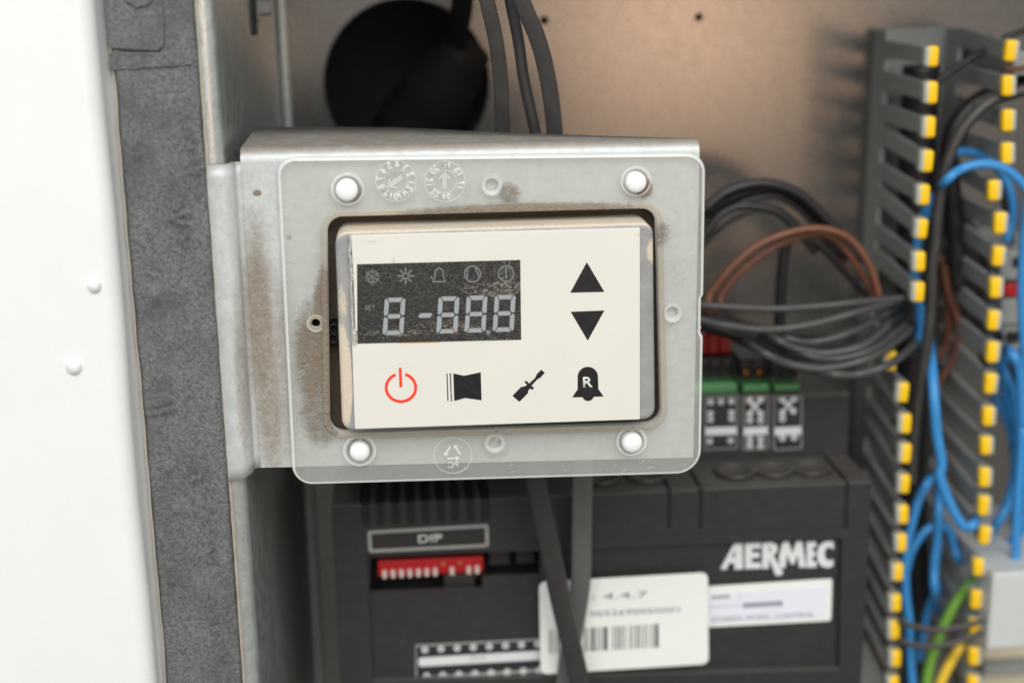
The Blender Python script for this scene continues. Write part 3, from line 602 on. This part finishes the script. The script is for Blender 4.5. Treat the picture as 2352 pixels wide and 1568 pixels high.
# front shell with a recessed cover field and a stepped switch window
rec = L2([(842,1275),(1110,1268),(1240,1266),(1934,1237),(1927,1535),(858,1562)], Y_CTRL)
shape('front_shell', [[(xL,zBm),(xR,zBm),(xR,zT),(xL,zT)], rec], Y_CTRL, YR, M_black, ct, .0003)
recb = inset(rec if area2(rec) > 0 else rec[::-1], -.0004)
win = L2([(850,1280),(1240,1262),(1240,1320),(1108,1324),(1108,1350),(850,1360)], Y_CTRL+YR)
shape('cover', [recb, win], Y_CTRL+YR, .0015, M_black, ct)
box('shell_body', xL, xR, Y_CTRL+YR+.012, Y_BACK-.002, zBm, zT-.0005, M_blackd, ct, 0)
for nm, x0, x1 in (('shell_side', xL, xL+.0012), ('shell_side', xR-.0012, xR)): box(nm, x0, x1, Y_CTRL+YR+.00005, Y_CTRL+.0145, zBm, zT-.0001, M_black, ct, 0)
# ledges of the window
# switch bank
sx0, sx1 = P(868,1300,Y_CTRL+.004).x, P(1110,1300,Y_CTRL+.004).x; st = P(868,1290,Y_CTRL+.004).z; sb = P(868,1324,Y_CTRL+.004).z
sw = box('dip_switch', sx0, sx1, Y_CTRL+.0042, Y_CTRL+.013, sb, st, M_red, ct, .0002)
M_lev = simple('switch_lever', srgb(214,190,182), .45, 0, .05, 500)
for i in range(12):
    x = sx0+(sx1-sx0)*(i+.75)/12.5; up = i in (7,9)
    if up: box('lever', x-.0006,x+.0006, Y_CTRL+.0040,Y_CTRL+.0046, (sb+st)/2+.0002, (sb+st)/2+.0012, simple('worn_lever', srgb(180,110,70), .6), sw, .0002)
    else: box('lever', x-.0007,x+.0007, Y_CTRL+.0030,Y_CTRL+.0044, sb-.0003, sb+.0022, M_lev, sw, .0003)
x0 = P(1120,1300,Y_CTRL+.008).x; box('circuit_part', x0+.0005, x0+.0065, Y_CTRL+.008,Y_CTRL+.013, sb, st+.0005, M_black, ct, .0002); box('circuit_part', x0+.0085, x0+.014, Y_CTRL+.008,Y_CTRL+.013, sb, st+.0005, M_black, ct, .0002); 
x0 = P(1020,1340,Y_CTRL+.006).x; box('circuit_part', x0, x0+.009, Y_CTRL+.005,Y_CTRL+.013, sb-.006, sb-.0012, M_black, ct, .0002)
# sloping top with ventilation slots, seams
tpq = lambda x, y: (x, y)
zR0 = zT+.0006
sl = []
xs0, xs1 = P(830,1150,Y_CTRL).x, P(1140,1150,Y_CTRL).x; pitch = (xs1-xs0)/9
zS = P(980,1200,Y_CTRL).z
top_holes = []
for i in range(9):
    x = xs0+pitch*(i+.25); top_holes.append(x); box('vent_slot', x-.0011, x+.0011, Y_CTRL-.0002, Y_CTRL+.014, zS, zT+.0003, M_blackd, ct, .0001, 1)
# top deck as ribs between the slots and a plain deck to the right
box('top_deck', xL, xs0-.0004, Y_CTRL+.0022, Y_RISE, zT-.0015, zT+.0001, M_black, ct, .0004)
for i in range(8): x = top_holes[i]; box('vent_rib', x+.0012, top_holes[i+1]-.0012, Y_CTRL+.0022, Y_RISE, zT-.0015, zT+.0001, M_black, ct, .0003)
xd = top_holes[-1]+.0012; box('top_deck', xd, xR, Y_CTRL+.0022, Y_RISE, zT-.0015, zT+.0001, M_black, ct, .0004)
for px in (1538,1610,1945):
    x = P(px,1150,Y_CTRL).x; box('seam', x-.0006,x+.0006, Y_CTRL-.00015, Y_CTRL+.001, P(px,1212,Y_CTRL).z, zT+.0001, M_blackd, ct, .0001, 1); box('seam', x-.0006, x+.0006, Y_CTRL+.002, Y_RISE-.001, zT-.0004, zT+.00035, M_blackd, ct, .0001, 1)
box('seam', P(1540,1216,Y_CTRL).x, P(1950,1216,Y_CTRL).x, Y_CTRL-.00012, Y_CTRL+.001, P(1700,1217,Y_CTRL).z-.0003, P(1700,1217,Y_CTRL).z, M_blackd, ct, .0001, 1)
for px in (1375,1480,1690,1780,1870):          # round cable knock-outs on the deck
    c = PZ(px,1088,zT); lathe('knock_out', (c.x,Y_CTRL+.012,zT), (0,0,1), [(.0062,0),(.0062,.0010),(.0054,.0013),(.0046,.0008),(.0044,.0002)], M_black, ct, 28)
# raised rear block with terminal rows
rb0 = P(1300,1045,Y_RISE).x; rb1 = P(1950,1045,Y_RISE).x; zr1 = P(1900,902,Y_RISE).z
box('rear_block', xL+.004, rb1, Y_RISE+.0002, Y_BACK-.003, zT-.002, zr1, M_black, ct, .0008)
YB = Y_RISE-.0002
def ptext(s, px, py, h, Y, m, par, bold=.0, wpx=None, shear=0., nm='lettering', mir=False): c = P(px,py,Y); return text(nm, s, (c.x,c.z), h*mpp(Y), Y, m, par, bold, None if wpx is None else wpx*mpp(Y), mir, 0., shear)
# label fields on the rear block
M_field = simple('dark_label_film', srgb(40,42,46), .4, 0, .08, 400)
def field(x0, x1, nm='terminal_label', rows=((925,3),(965,2),(1015,2))):
    q = roundp(L2([(x0,909),(x1,905),(x1,1032),(x0,1036)], YB), .0006, 3); f = shape(nm, [q], YB, .0002, M_field, ct)
    lp = inset(q if area2(q) > 0 else q[::-1], .0005); stroke('label_border', [lp], 2.5*mpp(YB), YB-.0001, M_inkg, f, .0001, True)
    shape('white_bar', [L2([(x0+3,982),(x1-3,979),(x1-3,997),(x0+3,1000)], YB-.0001)], YB-.0001, .0001, M_ink, f)
    return f
def dots(par, lst, r, Y, nm='terminal_ring', m=M_ink):
    for x, y in lst: c = P(x,y,Y); stroke(nm, [circ((c.x,c.z), r*mpp(Y), 14)], r*.85*mpp(Y), Y-.0001, m, par, .0001, True)
f = field(1615,1697); dots(f, [(1632,923),(1656,922),(1680,921),(1632,949),(1632,963),(1680,947),(1680,961),(1630,1013),(1678,1011)], 5, YB)
f = field(1703,1768); dots(f, [(1722,919),(1747,917),(1733,931),(1722,950),(1722,965),(1747,950),(1747,965),(1722,1008),(1722,1022),(1747,1008),(1747,1023)], 5.5, YB); stroke('link_line', [L2([(1722,919),(1747,948)],YB-.0001), L2([(1747,917),(1722,950)],YB-.0001)], 5*mpp(YB), YB-.00012, M_ink, f)
f = field(1774,1845); dots(f, [(1797,917),(1824,915),(1810,928),(1797,947),(1797,961),(1822,943),(1797,1005),(1824,1004)], 5.5, YB); stroke('link_line', [L2([(1797,917),(1822,944)],YB-.0001), L2([(1824,915),(1797,947)],YB-.0001)], 5*mpp(YB), YB-.00012, M_ink, f)
# terminal connectors standing on the rear block
M_tblk = simple('black_connector', srgb(40,40,40), .45, 0, .1, 300)
def conn(px0, px1, lb, reds=0, brass=False):
    Yc = Y_RISE+.004; a = P(px0,900,Yc); b = P(px1,900,Yc); zt = P(px0,884,Yc).z; c = thing('terminal_connector', lb, 'connector', ((a.x+b.x)/2, Yc, zr1), 'connectors on the control module')
    box('green_base', a.x, b.x, Yc, Yc+.02, zr1-.0002, zt, M_tgreen, c, .0006)
    zq = P(px0,812,Yc+.012).z; box('socket_body', a.x+.0004, b.x-.0004, Yc+.006, Yc+.022, zt, zq, M_tblk, c, .0004)
    n = max(2, round((b.x-a.x)/.0036)); w_ = (b.x-a.x)/n
    for i in range(n):
        x = a.x+w_*(i+.5); box('wire_entry', x-.0009,x+.0009, Yc+.0055,Yc+.008, zt+.0018, zq-.0028, M_blackd, c, .0002, 1); box('divider', x+w_/2-.0003, x+w_/2+.0003, Yc+.0045, Yc+.007, zt+.0005, zq-.0006, M_tblk, c, .0001, 1)
        if brass: lathe('screw', (x,Yc+.0055,(zt+zq)/2-.001), (0,-1,0), [(.0011,0),(.0011,.0006),(.0008,.0009)], simple('brass', srgb(150,100,60), .35, .9), c, 14)
    if reds:
        zq2 = P(px0,766,Yc+.012).z
        for i in range(reds): x = a.x+(b.x-a.x)*(i+.5)/reds; box('red_plug', x-.0017,x+.0017, Yc+.010,Yc+.020, zq+.0001, zq2, M_red, c, .0005)
conn(1560,1694,'black connector with red plugs on a green base, nearest the clear frame', 5)
conn(1706,1768,'black connector with two brass screws on a green base', 0, True)
conn(1778,1838,'black connector on a short green base at the end of the row')
# printed labels on the lower front
YF = Y_CTRL-.00012
o = stroke('dip_label_border', [roundp(L2([(848,1222),(1118,1207),(1119,1252),(851,1265)], YF), .0004, 3)], 8*mpp(YF), YF, M_inkg, ct, .0001, True)
ptext('DIP', 988,1236, 21, YF, M_ink, ct, .02, 58, nm='dip_lettering')
YC = Y_CTRL+YR-.00012
# maker's lettering: slanted letters, long-legged R
def alet(loops): return [[(x, y) for x, y in l] for l in loops]
ZX = lambda x, y: (1550.4+.35925*x, 1004.9+.35925*y)     # enlarged sheet -> photo sheet
def word(loops): return shape('maker_lettering', [L2([ZX(*p) for p in l], YC) for l in loops], YC, .00012, M_ink, ct)
word([[(290,838),(378,676),(432,672),(436,838),(380,842),(380,800),(345,802),(328,842)], [(360,765),(384,762),(384,716)]])
word([[(448,672),(548,668),(548,706),(492,708),(492,734),(540,732),(540,766),(492,768),(492,798),(550,796),(550,834),(448,838)]])
word([[(558,670),(622,666),(652,684),(656,722),(630,752),(690,856),(684,876),(645,880),(600,770),(600,834),(558,836)], [(600,704),(612,702),(616,718),(600,728)]])
word([[(664,760),(690,664),(726,662),(752,740),(776,660),(812,658),(838,826),(794,828),(784,744),(762,806),(742,808),(716,746),(706,830),(668,832)]])
word([[(842,664),(902,661),(902,698),(880,700),(880,726),(898,725),(898,758),(880,759),(880,790),(904,788),(904,826),(842,829)]])
word([[(1014,664),(1014,712),(985,698),(966,706),(954,740),(966,776),(988,786),(1012,776),(1012,818),(980,830),(940,822),(912,788),(908,736),(922,690),(956,664),(985,658)]])
# data plate
dp = shape('data_plate', [roundp(L2([(1560,1350),(1912,1328),(1909,1425),(1560,1443)], YC), .0008, 4)], YC, .0003, M_paper, ct, .0001)
YD = YC-.0001
shape('plate_field', [L2([(1560,1366),(1898,1345),(1896,1418),(1560,1434)], YD)], YD, .0001, M_lil, dp)
stroke('plate_rule', [L2([(1560,1397),(1699,1389),(1700,1362)], YD-.0001)], 6*mpp(YD), YD-.00008, simple('pale_rule', srgb(206,206,222), .5), dp)
ptext('SCHEDA MODU_CONTROL', 1753,1417, 15, YD-.0001, M_lin, dp, .0, 262, nm='plate_lettering')
for i in range(9): c = P(1706+i*10.2+5,1389-i*.55,YD); box('blurred_figure', c.x-.0005,c.x+.0005, YD-.00012, YD, c.z-.0008, c.z+.0008, M_lin, dp, 0)
for i in range(6): c = P(1638+i*7,1371-i*.5,YD); box('blurred_figure', c.x-.0003,c.x+.0003, YD-.00012, YD, c.z-.0005, c.z+.0005, M_lin, dp, 0)
# bottom terminal label
f = shape('terminal_label', [L2([(953,1478),(1275,1462),(1278,1600),(956,1612)], YC)], YC, .0002, M_field, ct)
stroke('label_border', [L2([(957,1600),(955,1482),(1276,1466),(1278,1590)], YC-.0001)], 5*mpp(YC), YC-.0001, M_inkg, f)
stroke('label_border', [L2([(957,1556),(1278,1536)], YC-.0001)], 7*mpp(YC), YC-.0001, M_inkg, f)
shape('white_bar', [roundp(L2([(961,1510),(1272,1492),(1273,1512),(962,1530)], YC-.0002), .0008, 3)], YC-.0002, .0002, M_ink, f)
dots(f, [(976+37*i, 1491-1.9*i) for i in range(8)]+[(980+37*i, 1551-1.9*i) for i in range(8)], 6, YC-.0001)
ptext('M10', 1098,1510, 12, YC-.0003, M_inkg, f, 0, 36)
# barcode sticker, lifting off the shell
stk = thing('barcode_sticker', 'white rounded sticker with barcode and version number, behind the slanting cable', 'sticker', (.02,Y_CTRL,-.11))
YK2 = Y_CTRL-.0016
sheet = shape('sticker_sheet', [roundp(L2([(1238,1336),(1626,1314),(1628,1524),(1242,1548)], YK2), .0020, 6)], YK2, .0003, M_paper, stk, .0001)
YK3 = YK2-.0001
ptext(': 4.4.7', 1424,1367, 17, YK3, M_lin, stk, 0, 138, nm='version_lettering')
ptext('0052690050001', 1458,1404, 15, YK3, M_lin, stk, 0, 226, nm='serial_lettering')
x = 1262; bars = [3,4,2,6,3,3,8,3,5,3,2,3,3,5,7,9,4,4,2,3,7,3,3,4,3,3,9,10,3,4,4,3,4,4,3,8,3,3,2,4,4,3,3,5]*2
i = 0
while x < 1508 and i < len(bars)-1:
    q = L2([(x,1446-(x-1262)*.058),(x+bars[i],1446-(x-1262)*.058),(x+bars[i],1500-(x-1262)*.058),(x,1500-(x-1262)*.058)], YK3); shape('bar', [q], YK3, .0001, M_bar, stk); x += bars[i]+bars[i+1]+1.5; i += 2
# ------------------------------------------------------------------ slotted wiring duct with yellow finger tips
duct = thing('wiring_duct', 'grey slotted wiring duct with yellow-tipped fingers, full of wires', 'duct', (.137,Y_BACK,-.2))
tipsL = [(2140,130),(2138,213),(2133,292),(2128,370),(2120,447),(2115,525),(2110,600),(2108,670),(2044,828),(2072,900),(2078,972),(2078,1040),(2075,1110),(2072,1180),(2068,1245),(2060,1312),(2055,1383),(2052,1445),(2055,1510),(2050,1570)]
tipsR = [(2322,117),(2315,197),(2315,277),(2313,353),(2283,437),(2297,512),(2293,588),(2287,660),(2282,735),(2280,808),(2275,880),(2270,955),(2265,1022),(2262,1095),(2260,1160),(2262,1228),(2248,1300),(2243,1375),(2240,1440),(2238,1505),(2235,1570)]
xw0, xw1 = .1295, .1545; ztop = P(2150,78,.095).z
box('base', xw0, xw1, Y_BACK-.0022, Y_BACK-.0004, -.2, ztop, M_duct, duct, .0003)
box('wall', xw0, xw0+.0014, .117, Y_BACK-.0023, -.2, ztop, M_duct, duct, .0003); box('wall', xw1-.0014, xw1, .117, Y_BACK-.0023, -.2, ztop, M_duct, duct, .0003)
pz = .0083
def fingerm(name, H):
    # tapered blade, local: root at y=+L, tip at y=0
    L = .052; V = []; prof = [(0,.78),(.10,.78),(.15,.58),(.30,.60),(.5,.62),(.9,.66),(1,.70)]
    for t, hh in prof:
        for sx in (-.0007,.0007):
            for sz in (-1,1): V.append((sx, L*t, sz*H*hh/2))
    Fc = []
    for i in range(len(prof)-1):
        b = i*4
        Fc += [[b,b+1,b+5,b+4],[b+2,b+3,b+7,b+6],[b,b+2,b+6,b+4],[b+1,b+3,b+7,b+5]]
    Fc += [[0,1,3,2],[len(V)-4,len(V)-3,len(V)-1,len(V)-2]]
    o = mesh(name, V, Fc, M_duct); me = o.data; bpy.data.objects.remove(o); return me
def tipm(side):
    o = box('finger_tip', -.0021,.0021, -.0012,.0034, -pz*.375, pz*.375, M_tip, None, .0010, 3); me = o.data; me.materials.append(M_term)
    for v in me.vertices: v.co.x += .0002*side
    for p in me.polygons: p.use_smooth = True
    bpy.data.objects.remove(o); return me
FM = fingerm('finger', pz); TM = {-1: tipm(-1), 1: tipm(1)}
for sd in (-1, 1):
    m = NT('yellow_finger_tip_with_grey_edge'); x = m.n.new('ShaderNodeSeparateXYZ'); m.link(m.co, x.inputs[0]); y_ = x.outputs[1]
    f = m.math('MAXIMUM', m.ramp(m.math('MULTIPLY', x.outputs[0], float(sd)), .0007, .0013), m.ramp(y_, .0008, .0012))
    m.set(m.b.inputs['Base Color'], m.mix(f, srgb(248,200,18), srgb(176,178,168))); m.b.inputs['Roughness'].default_value = .4; TM[sd].materials[0] = m.m
for lst, xr_, side in ((tipsL, xw0+.0007, -1),(tipsR, xw1-.0007, 1)):
    for px, py in lst:
        t = P(px,py,Y_TIP); o = bpy.data.objects.new('finger', FM); COL.objects.link(o); o.parent = duct; o.matrix_parent_inverse = Matrix.Translation(-duct.location)
        o.location = t; dx = xr_-t.x; o.rotation_euler = (random.uniform(-.03,.03),random.uniform(-.05,.05),-math.atan2(dx,.052)); o.scale.z = random.uniform(.94,1.04)
        c = bpy.data.objects.new('finger_tip', TM[side]); COL.objects.link(c); c.parent = o
# ------------------------------------------------------------------ wires
def wire(lb, pts, Y, r, m, grp, nm='wire', cat='wire', flat=None):
    if grp in ('grey wires looping into the duct','black wires looped above the connectors','brown wires') and pts[0][0] < 1650: pts = [(pts[0][0]-120,800,.086),(pts[0][0]-90,(pts[0][1]+790)/2,.082)]+list(pts)
    n = len(pts); pp = []
    for i, q in enumerate(pts):
        Yi = q[2] if len(q) > 2 else (Y if not isinstance(Y, tuple) else Y[0]+(Y[1]-Y[0])*i/(n-1)); pp.append(P(q[0],q[1],Yi))
    yy = Y if not isinstance(Y, tuple) else sum(Y)/2
    o = tube(nm, pp, r*mpp(yy), m, None, 8, 12, flat); tag(o, lb, cat, grp); return o
A = lambda l: [(1550.4+.3479*q[0], 516.8+.3479*q[1])+tuple(q[2:]) for q in l]
B = lambda l: [(1550.4+.3662*q[0], .3662*q[1])+tuple(q[2:]) for q in l]
C3 = lambda l: [(1952.3+.2564*q[0], 344.5+.2564*q[1])+tuple(q[2:]) for q in l]
C4 = lambda l: [(1952.3+.2564*q[0], 689+.2564*q[1])+tuple(q[2:]) for q in l]
C5 = lambda l: [(1952.3+.3226*q[0], 1062.3+.3226*q[1])+tuple(q[2:]) for q in l]
GB = 'grey wires looping into the duct'; GR = 'grey sheathed wire sagging from the connectors into the duct, '
wire(GR+'topmost', A([(60,520),(200,530),(600,552),(900,540),(1200,510),(1520,478,.070)]), .062, 8.5, M_cabg, GB)
wire(GR+'second from the top', A([(100,620),(300,655),(600,690),(900,655),(1200,575),(1500,492,.072)]), .058, 9, M_cabg, GB)
wire(GR+'third from the top', A([(560,690,.075),(720,740),(900,772),(1150,712),(1400,580,.072),(1480,520,.085)]), .060, 8.5, M_cabg, GB)
wire(GR+'fourth from the top', A([(520,700,.075),(660,750),(800,815),(1000,845),(1250,790),(1420,640,.070),(1460,560,.090)]), .057, 9.5, M_cabg, GB)
wire(GR+'middle of the lower loops', A([(640,760,.075),(850,850),(1060,882),(1290,825),(1480,690,.072),(1560,600,.09)]), .056, 8.5, M_cabg, GB)
wire(GR+'second from the bottom', A([(380,740,.080),(560,830),(750,915),(1000,945),(1300,870),(1520,720,.072),(1600,620,.09)]), .054, 9.5, M_cabg, GB)
wire(GR+'lowest and widest loop', A([(760,930,.075),(1000,978),(1200,985),(1400,925),(1560,810,.070),(1640,700,.09)]), .052, 10, M_cabg, GB)
KB = 'black wires looped above the connectors'
wire('black wire arching highest beside the clear frame', B([(100,1400),(210,1290),(350,1190),(550,1148),(750,1200),(900,1320),(1060,1500),(1150,1640)]), .085, 12, M_cabk, KB)
wire('black wire arching just inside the highest one', B([(120,1420),(280,1300),(480,1210),(680,1230),(840,1330),(980,1480),(1060,1640)]), .092, 10, M_cabk, KB)
wire('black wire arching inside the brown loop', B([(100,1600),(210,1440),(310,1330),(450,1290),(640,1330),(760,1440),(880,1580)]), .080, 9, M_cabk, KB)
wire('dark wire running steeply down from the arch to the grey bundle', A([(860,60),(980,160),(1100,290),(1260,460),(1330,560)]), .088, 8, M_cabk, KB)
wire('black vertical wire standing behind the grey bundle', A([(735,60),(728,140),(705,330),(690,620),(690,760)]), .085, 13, M_cabk, KB)
wire('black wire entering the red plugs', A([(120,560),(260,590),(420,680),(560,760,.078)]), .080, 18, M_cabk, KB)
wire('black wire lying over the red plugs', A([(80,640),(300,680),(520,740),(700,790,.078)]), .076, 20, M_cabk, KB)
wire('thick black wire under the second grey wire', A([(60,600),(240,640),(440,690),(650,740),(800,770,.08)]), .070, 17, M_cabk, KB)
for lb, d, r in (('thin black wire doubling the highest arch',(14,22),7),('thin black wire between the high arch and the brown loop',(30,70),7),('thin black wire following the inner side of the arch',(70,130),6)):
    wire(lb, B([(90+d[0],1430+d[1]),(240+d[0],1280+d[1]),(420+d[0],1190+d[1]),(620,1165+d[1]),(800-d[0],1240+d[1]),(950-d[0],1390+d[1]),(1080-d[0],1600)]), .088, r, M_cabk, KB)
for lb, d in (('dark wire under the topmost grey wire',20),('dark wire tucked behind the grey loops',150),('dark wire along the belly of the grey loops',210)):
    wire(lb, A([(200,600+d*.3),(520,660+d*.5),(760,700+d*.75),(1000,700+d*.85),(1240,640+d*.8),(1420,560+d*.5),(1520,500+d*.4,.08)]), .068, 8, M_cabk, KB)
BR = 'brown wires'
wire('brown wire arching over the grey bundle, outer of the pair', A([(180,560),(240,440),(400,250),(600,105),(900,22),(1130,75),(1270,240),(1335,420),(1350,520)]), .070, 9, M_brown, BR)
wire('brown wire arching over the grey bundle, inner of the pair', A([(270,560),(310,450),(450,290),(650,145),(900,60),(1060,95),(1190,250),(1290,420),(1320,520)]), .074, 9, M_brown, BR)
wire('short brown wire behind the arching pair', A([(900,30),(960,80),(1080,200),(1150,330)]), .090, 6, M_brown, BR)
wire('brown wire curving down inside the duct behind the black cable', C4([(840,-300),(880,-60),(950,120),(980,320),(930,520),(820,700),(790,760)]), .098, 9, M_brown, BR)
wire('second brown wire inside the duct, bending towards the black cable', C4([(800,-400),(860,-100),(880,200),(870,400),(790,520)]), .102, 9, M_brown, BR)
wire('brown wire end at the edge of the picture above the second yellow tip', B([(2260,410),(2170,430),(2060,436)]), .085, 7, M_brown, BR)
DK = 'black cables in the duct'
wire('dark cable running the length of the duct beside the blue wires', B([(2260,560),(2130,585),(1950,660),(1800,820),(1715,1000),(1665,1200),(1640,1400),(1630,1560)])+A([(1695,280),(1690,520),(1665,760),(1625,1050),(1590,1300),(1570,1500),(1560,1700)]), .070, 13.5, M_cabl, DK, 'cable', 'cable')
wire('thick black cable filling the top of the duct', B([(2260,500),(2100,560),(1900,640),(1760,800),(1720,1000),(1740,1250),(1760,1500),(1770,1800)]), .100, 22, M_cabk, DK, 'cable', 'cable')
wire('thin black wire crossing the duct near its top', B([(1990,300),(1850,370),(1700,470),(1620,540)]), .088, 8, M_cabk, DK)
wire('black wire at the corner of the picture above the duct', B([(2260,170),(2160,205),(2060,240)]), .080, 7, M_cabk, DK)
wire('black cable bundle deep in the upper duct', [(2116,150),(2112,250),(2104,450),(2098,650),(2092,850),(2086,1060)], .106, 42, M_cabk, DK, 'cable', 'cable')
wire('black cable deep in the lower duct', C5([(420,-200),(440,200),(470,600),(480,1000),(450,1400),(440,1700)]), .110, 30, M_cabk, DK, 'cable', 'cable')
for lb, q in (('black wire looping down past the grey terminals',[(2300,420),(2318,520),(2322,640),(2312,760),(2320,900)]),('black wire rising behind the edge blue wires',[(2340,820),(2330,950),(2336,1100),(2322,1240)]),('black wire dipping under the arching blue wire',[(2190,470),(2230,520),(2262,600),(2250,720),(2262,860)])):
    wire(lb, q, .100, 10, M_cabk, DK)
BL = 'blue wires in and beside the duct'
for lb, q, Y_ in (('blue wire at the edge of the picture over the red bridge',[(2364,420),(2350,560),(2346,700),(2356,860)],.080),('blue wire crossing behind the row of tips near the grey terminals',[(2300,830),(2322,900),(2344,1010),(2350,1150),(2340,1300)],.088),('blue wire curving tight under the grey terminal hole',[(2318,800),(2300,850),(2312,930),(2330,1060),(2334,1200)],.094),('blue wire dangling left of the edge bundle',[(2352,1180),(2330,1230),(2312,1260),(2290,1280)],.082)):
    wire(lb, q, Y_, 10, M_blue, BL)
wire('blue wire arching out of the duct over its second row of fingers', C3([(700,620,.10),(780,400,.088),(850,285),(1000,170),(1200,125),(1400,175),(1570,330),(1640,480)]), .064, 11.5, M_blue, BL)
wire('dark blue wire behind the arching blue one', C3([(900,20),(1080,20),(1240,90),(1380,240),(1455,450),(1460,620),(1400,820)]), .085, 11, M_blue, BL)
wire('blue wire standing just behind the upper yellow tips', C3([(720,380),(680,520),(600,850),(580,1150),(620,1400)])+C4([(625,120),(640,280),(600,400)]), .078, 12, M_blue, BL)
wire('bright blue wire running down the middle of the duct', C4([(700,300,.095),(712,420,.080),(735,620,.070),(755,900),(780,1200),(820,1450)])+C5([(640,90),(690,240),(760,385),(820,455),(880,435),(895,390,.075)]), .064, 13, M_blue, BL)
wire('blue wire bulging between the lower yellow tips', C5([(600,100,.09),(560,130),(490,260),(440,430),(400,620),(395,900),(420,1130),(430,1400),(450,1650)]), .076, 11.5, M_blue, BL)
wire('blue wire crossing to the left finger row low in the duct', C5([(400,760),(440,620),(530,490),(620,445),(710,480),(740,590),(780,690),(860,700,.1)]), .082, 11, M_blue, BL)
wire('blue wire hanging straight in the lower duct', C5([(640,60,.095),(632,300),(625,520),(600,750),(605,920),(630,1060,.10)]), .080, 11.5, M_blue, BL)
wire('dark blue wire low in the duct beside the green one', C5([(640,860),(570,1010),(535,1150),(510,1280),(490,1400)]), .095, 11, M_blue, BL)
wire('light blue wire hanging at the edge of the picture', C5([(1230,-250),(1215,0),(1195,250),(1182,500),(1180,700)]), .070, 12, M_blue, BL)
wire('blue wire leaning towards the yellow tips at the picture edge', C5([(1190,-100),(1170,120),(1120,300),(1040,440),(980,520,.09)]), .080, 13, M_blue, BL)
wire('blue wire spreading down from the grey terminal', C4([(1330,560,.09),(1400,680),(1460,830),(1490,1000),(1500,1300),(1490,1700)]), .084, 11, M_blue, BL)
wire('blue wire behind it, nearest the yellow tips', C4([(1290,860,.095),(1350,960),(1430,1150),(1480,1400),(1500,1700)]), .092, 10, M_blue, BL)
wire('bright blue wire along the very edge of the picture', C4([(1400,440,.09),(1450,480),(1520,620),(1545,900),(1545,1300),(1540,1700)]), .076, 14, M_blue, BL)
GY = 'green and yellow earth wires'
wire('green earth wire slanting down under the cable ties', C5([(960,740,.09),(880,840),(780,955),(690,1110),(625,1270),(570,1420),(545,1568),(530,1700)]), .074, 13, M_green, GY)
wire('yellow earth wire at the foot of the duct', C5([(900,1180,.09),(800,1290),(725,1400),(655,1540),(620,1660)]), .072, 13, M_yell, GY)
wire('green earth wire behind the cable ties near the grey box', C5([(1060,900),(960,980),(870,1070),(790,1170)]), .090, 13, M_green, GY)
wire('brownish earth wire touching the grey box', C5([(1050,990),(950,1050),(880,1110)]), .086, 11, simple('ochre_wire', srgb(150,110,40), .45), GY)
TI = 'black cable ties'
wire('upper black cable tie round the wires beside the grey box', C5([(350,1120),(400,1145),(500,1172),(650,1190),(850,1150),(1010,1105)]), .064, 7.5, M_cabl, TI, 'cable_tie', 'cable tie')
wire('lower black cable tie round the wires beside the grey box', C5([(350,1262),(430,1290),(560,1306),(700,1292),(850,1240),(1010,1165)]), .064, 7.5, M_cabl, TI, 'cable_tie', 'cable tie')
# ------------------------------------------------------------------ terminals at the edge of the picture
def pbox(name, x0, y0, x1, y1, Y, depth, m, par=None, bev=.0006): a = P(x0,y0,Y); b = P(x1,y1,Y); return box(name, min(a.x,b.x), max(a.x,b.x), Y, Y+depth, min(a.z,b.z), max(a.z,b.z), m, par, bev)
tb = thing('terminal_block', 'grey rail terminals with a red bridge beside the second finger row', 'terminal', (P(2340,800,.1).x,.1,P(2340,800,.1).z))
pbox('terminal_body', 2302,575,2420,640,.090,.038,M_term,tb); pbox('wire_entry', 2328,592,2352,614,.0895,.003,M_blackd,tb,.0002)
pbox('terminal_body', 2302,643,2420,684,.094,.034,M_term,tb); pbox('red_bridge', 2308,652,2345,680,.0905,.008,M_red,tb)
pbox('terminal_body', 2302,688,2420,742,.090,.038,M_term,tb); pbox('terminal_body', 2302,746,2420,800,.092,.036,M_term,tb); pbox('wire_entry', 2316,764,2342,786,.0905,.003,M_blackd,tb,.0002); pbox('wire_entry', 2296,768,2306,782,.0905,.003,M_blackd,tb,.0002)
tb2 = thing('terminal_block', 'grey terminal and rail at the top corner beyond the duct', 'terminal', (P(2345,130,.1).x,.1,P(2345,130,.1).z)); pbox('terminal_body', 2330,118,2420,172,.085,.043,M_term,tb2)
lb = thing('relay_box', 'light grey plastic box at the edge of the picture beside the cable ties', 'box', (P(2320,1480,.06).x,.06,P(2320,1480,.06).z)); pbox('box_body', 2281,1316,2440,1482,.060,.055,M_lbox,lb,.001); pbox('box_lid', 2284,1286,2440,1312,.075,.04,M_lbox,lb,.001)
M_beige = simple('beige_rail', srgb(212,204,180), .5, 0, .06, 200)
rl = thing('mounting_rail', 'beige mounting rail below the grey box at the picture corner', 'rail', (P(2310,1560,.115).x,.115,P(2310,1560,.115).z)); pbox('rail_body', 2258,1490,2440,1640,.112,.017,M_beige,rl,.001); pbox('rail_lip', 2262,1530,2440,1542,.106,.0055,M_term,rl,.0005)
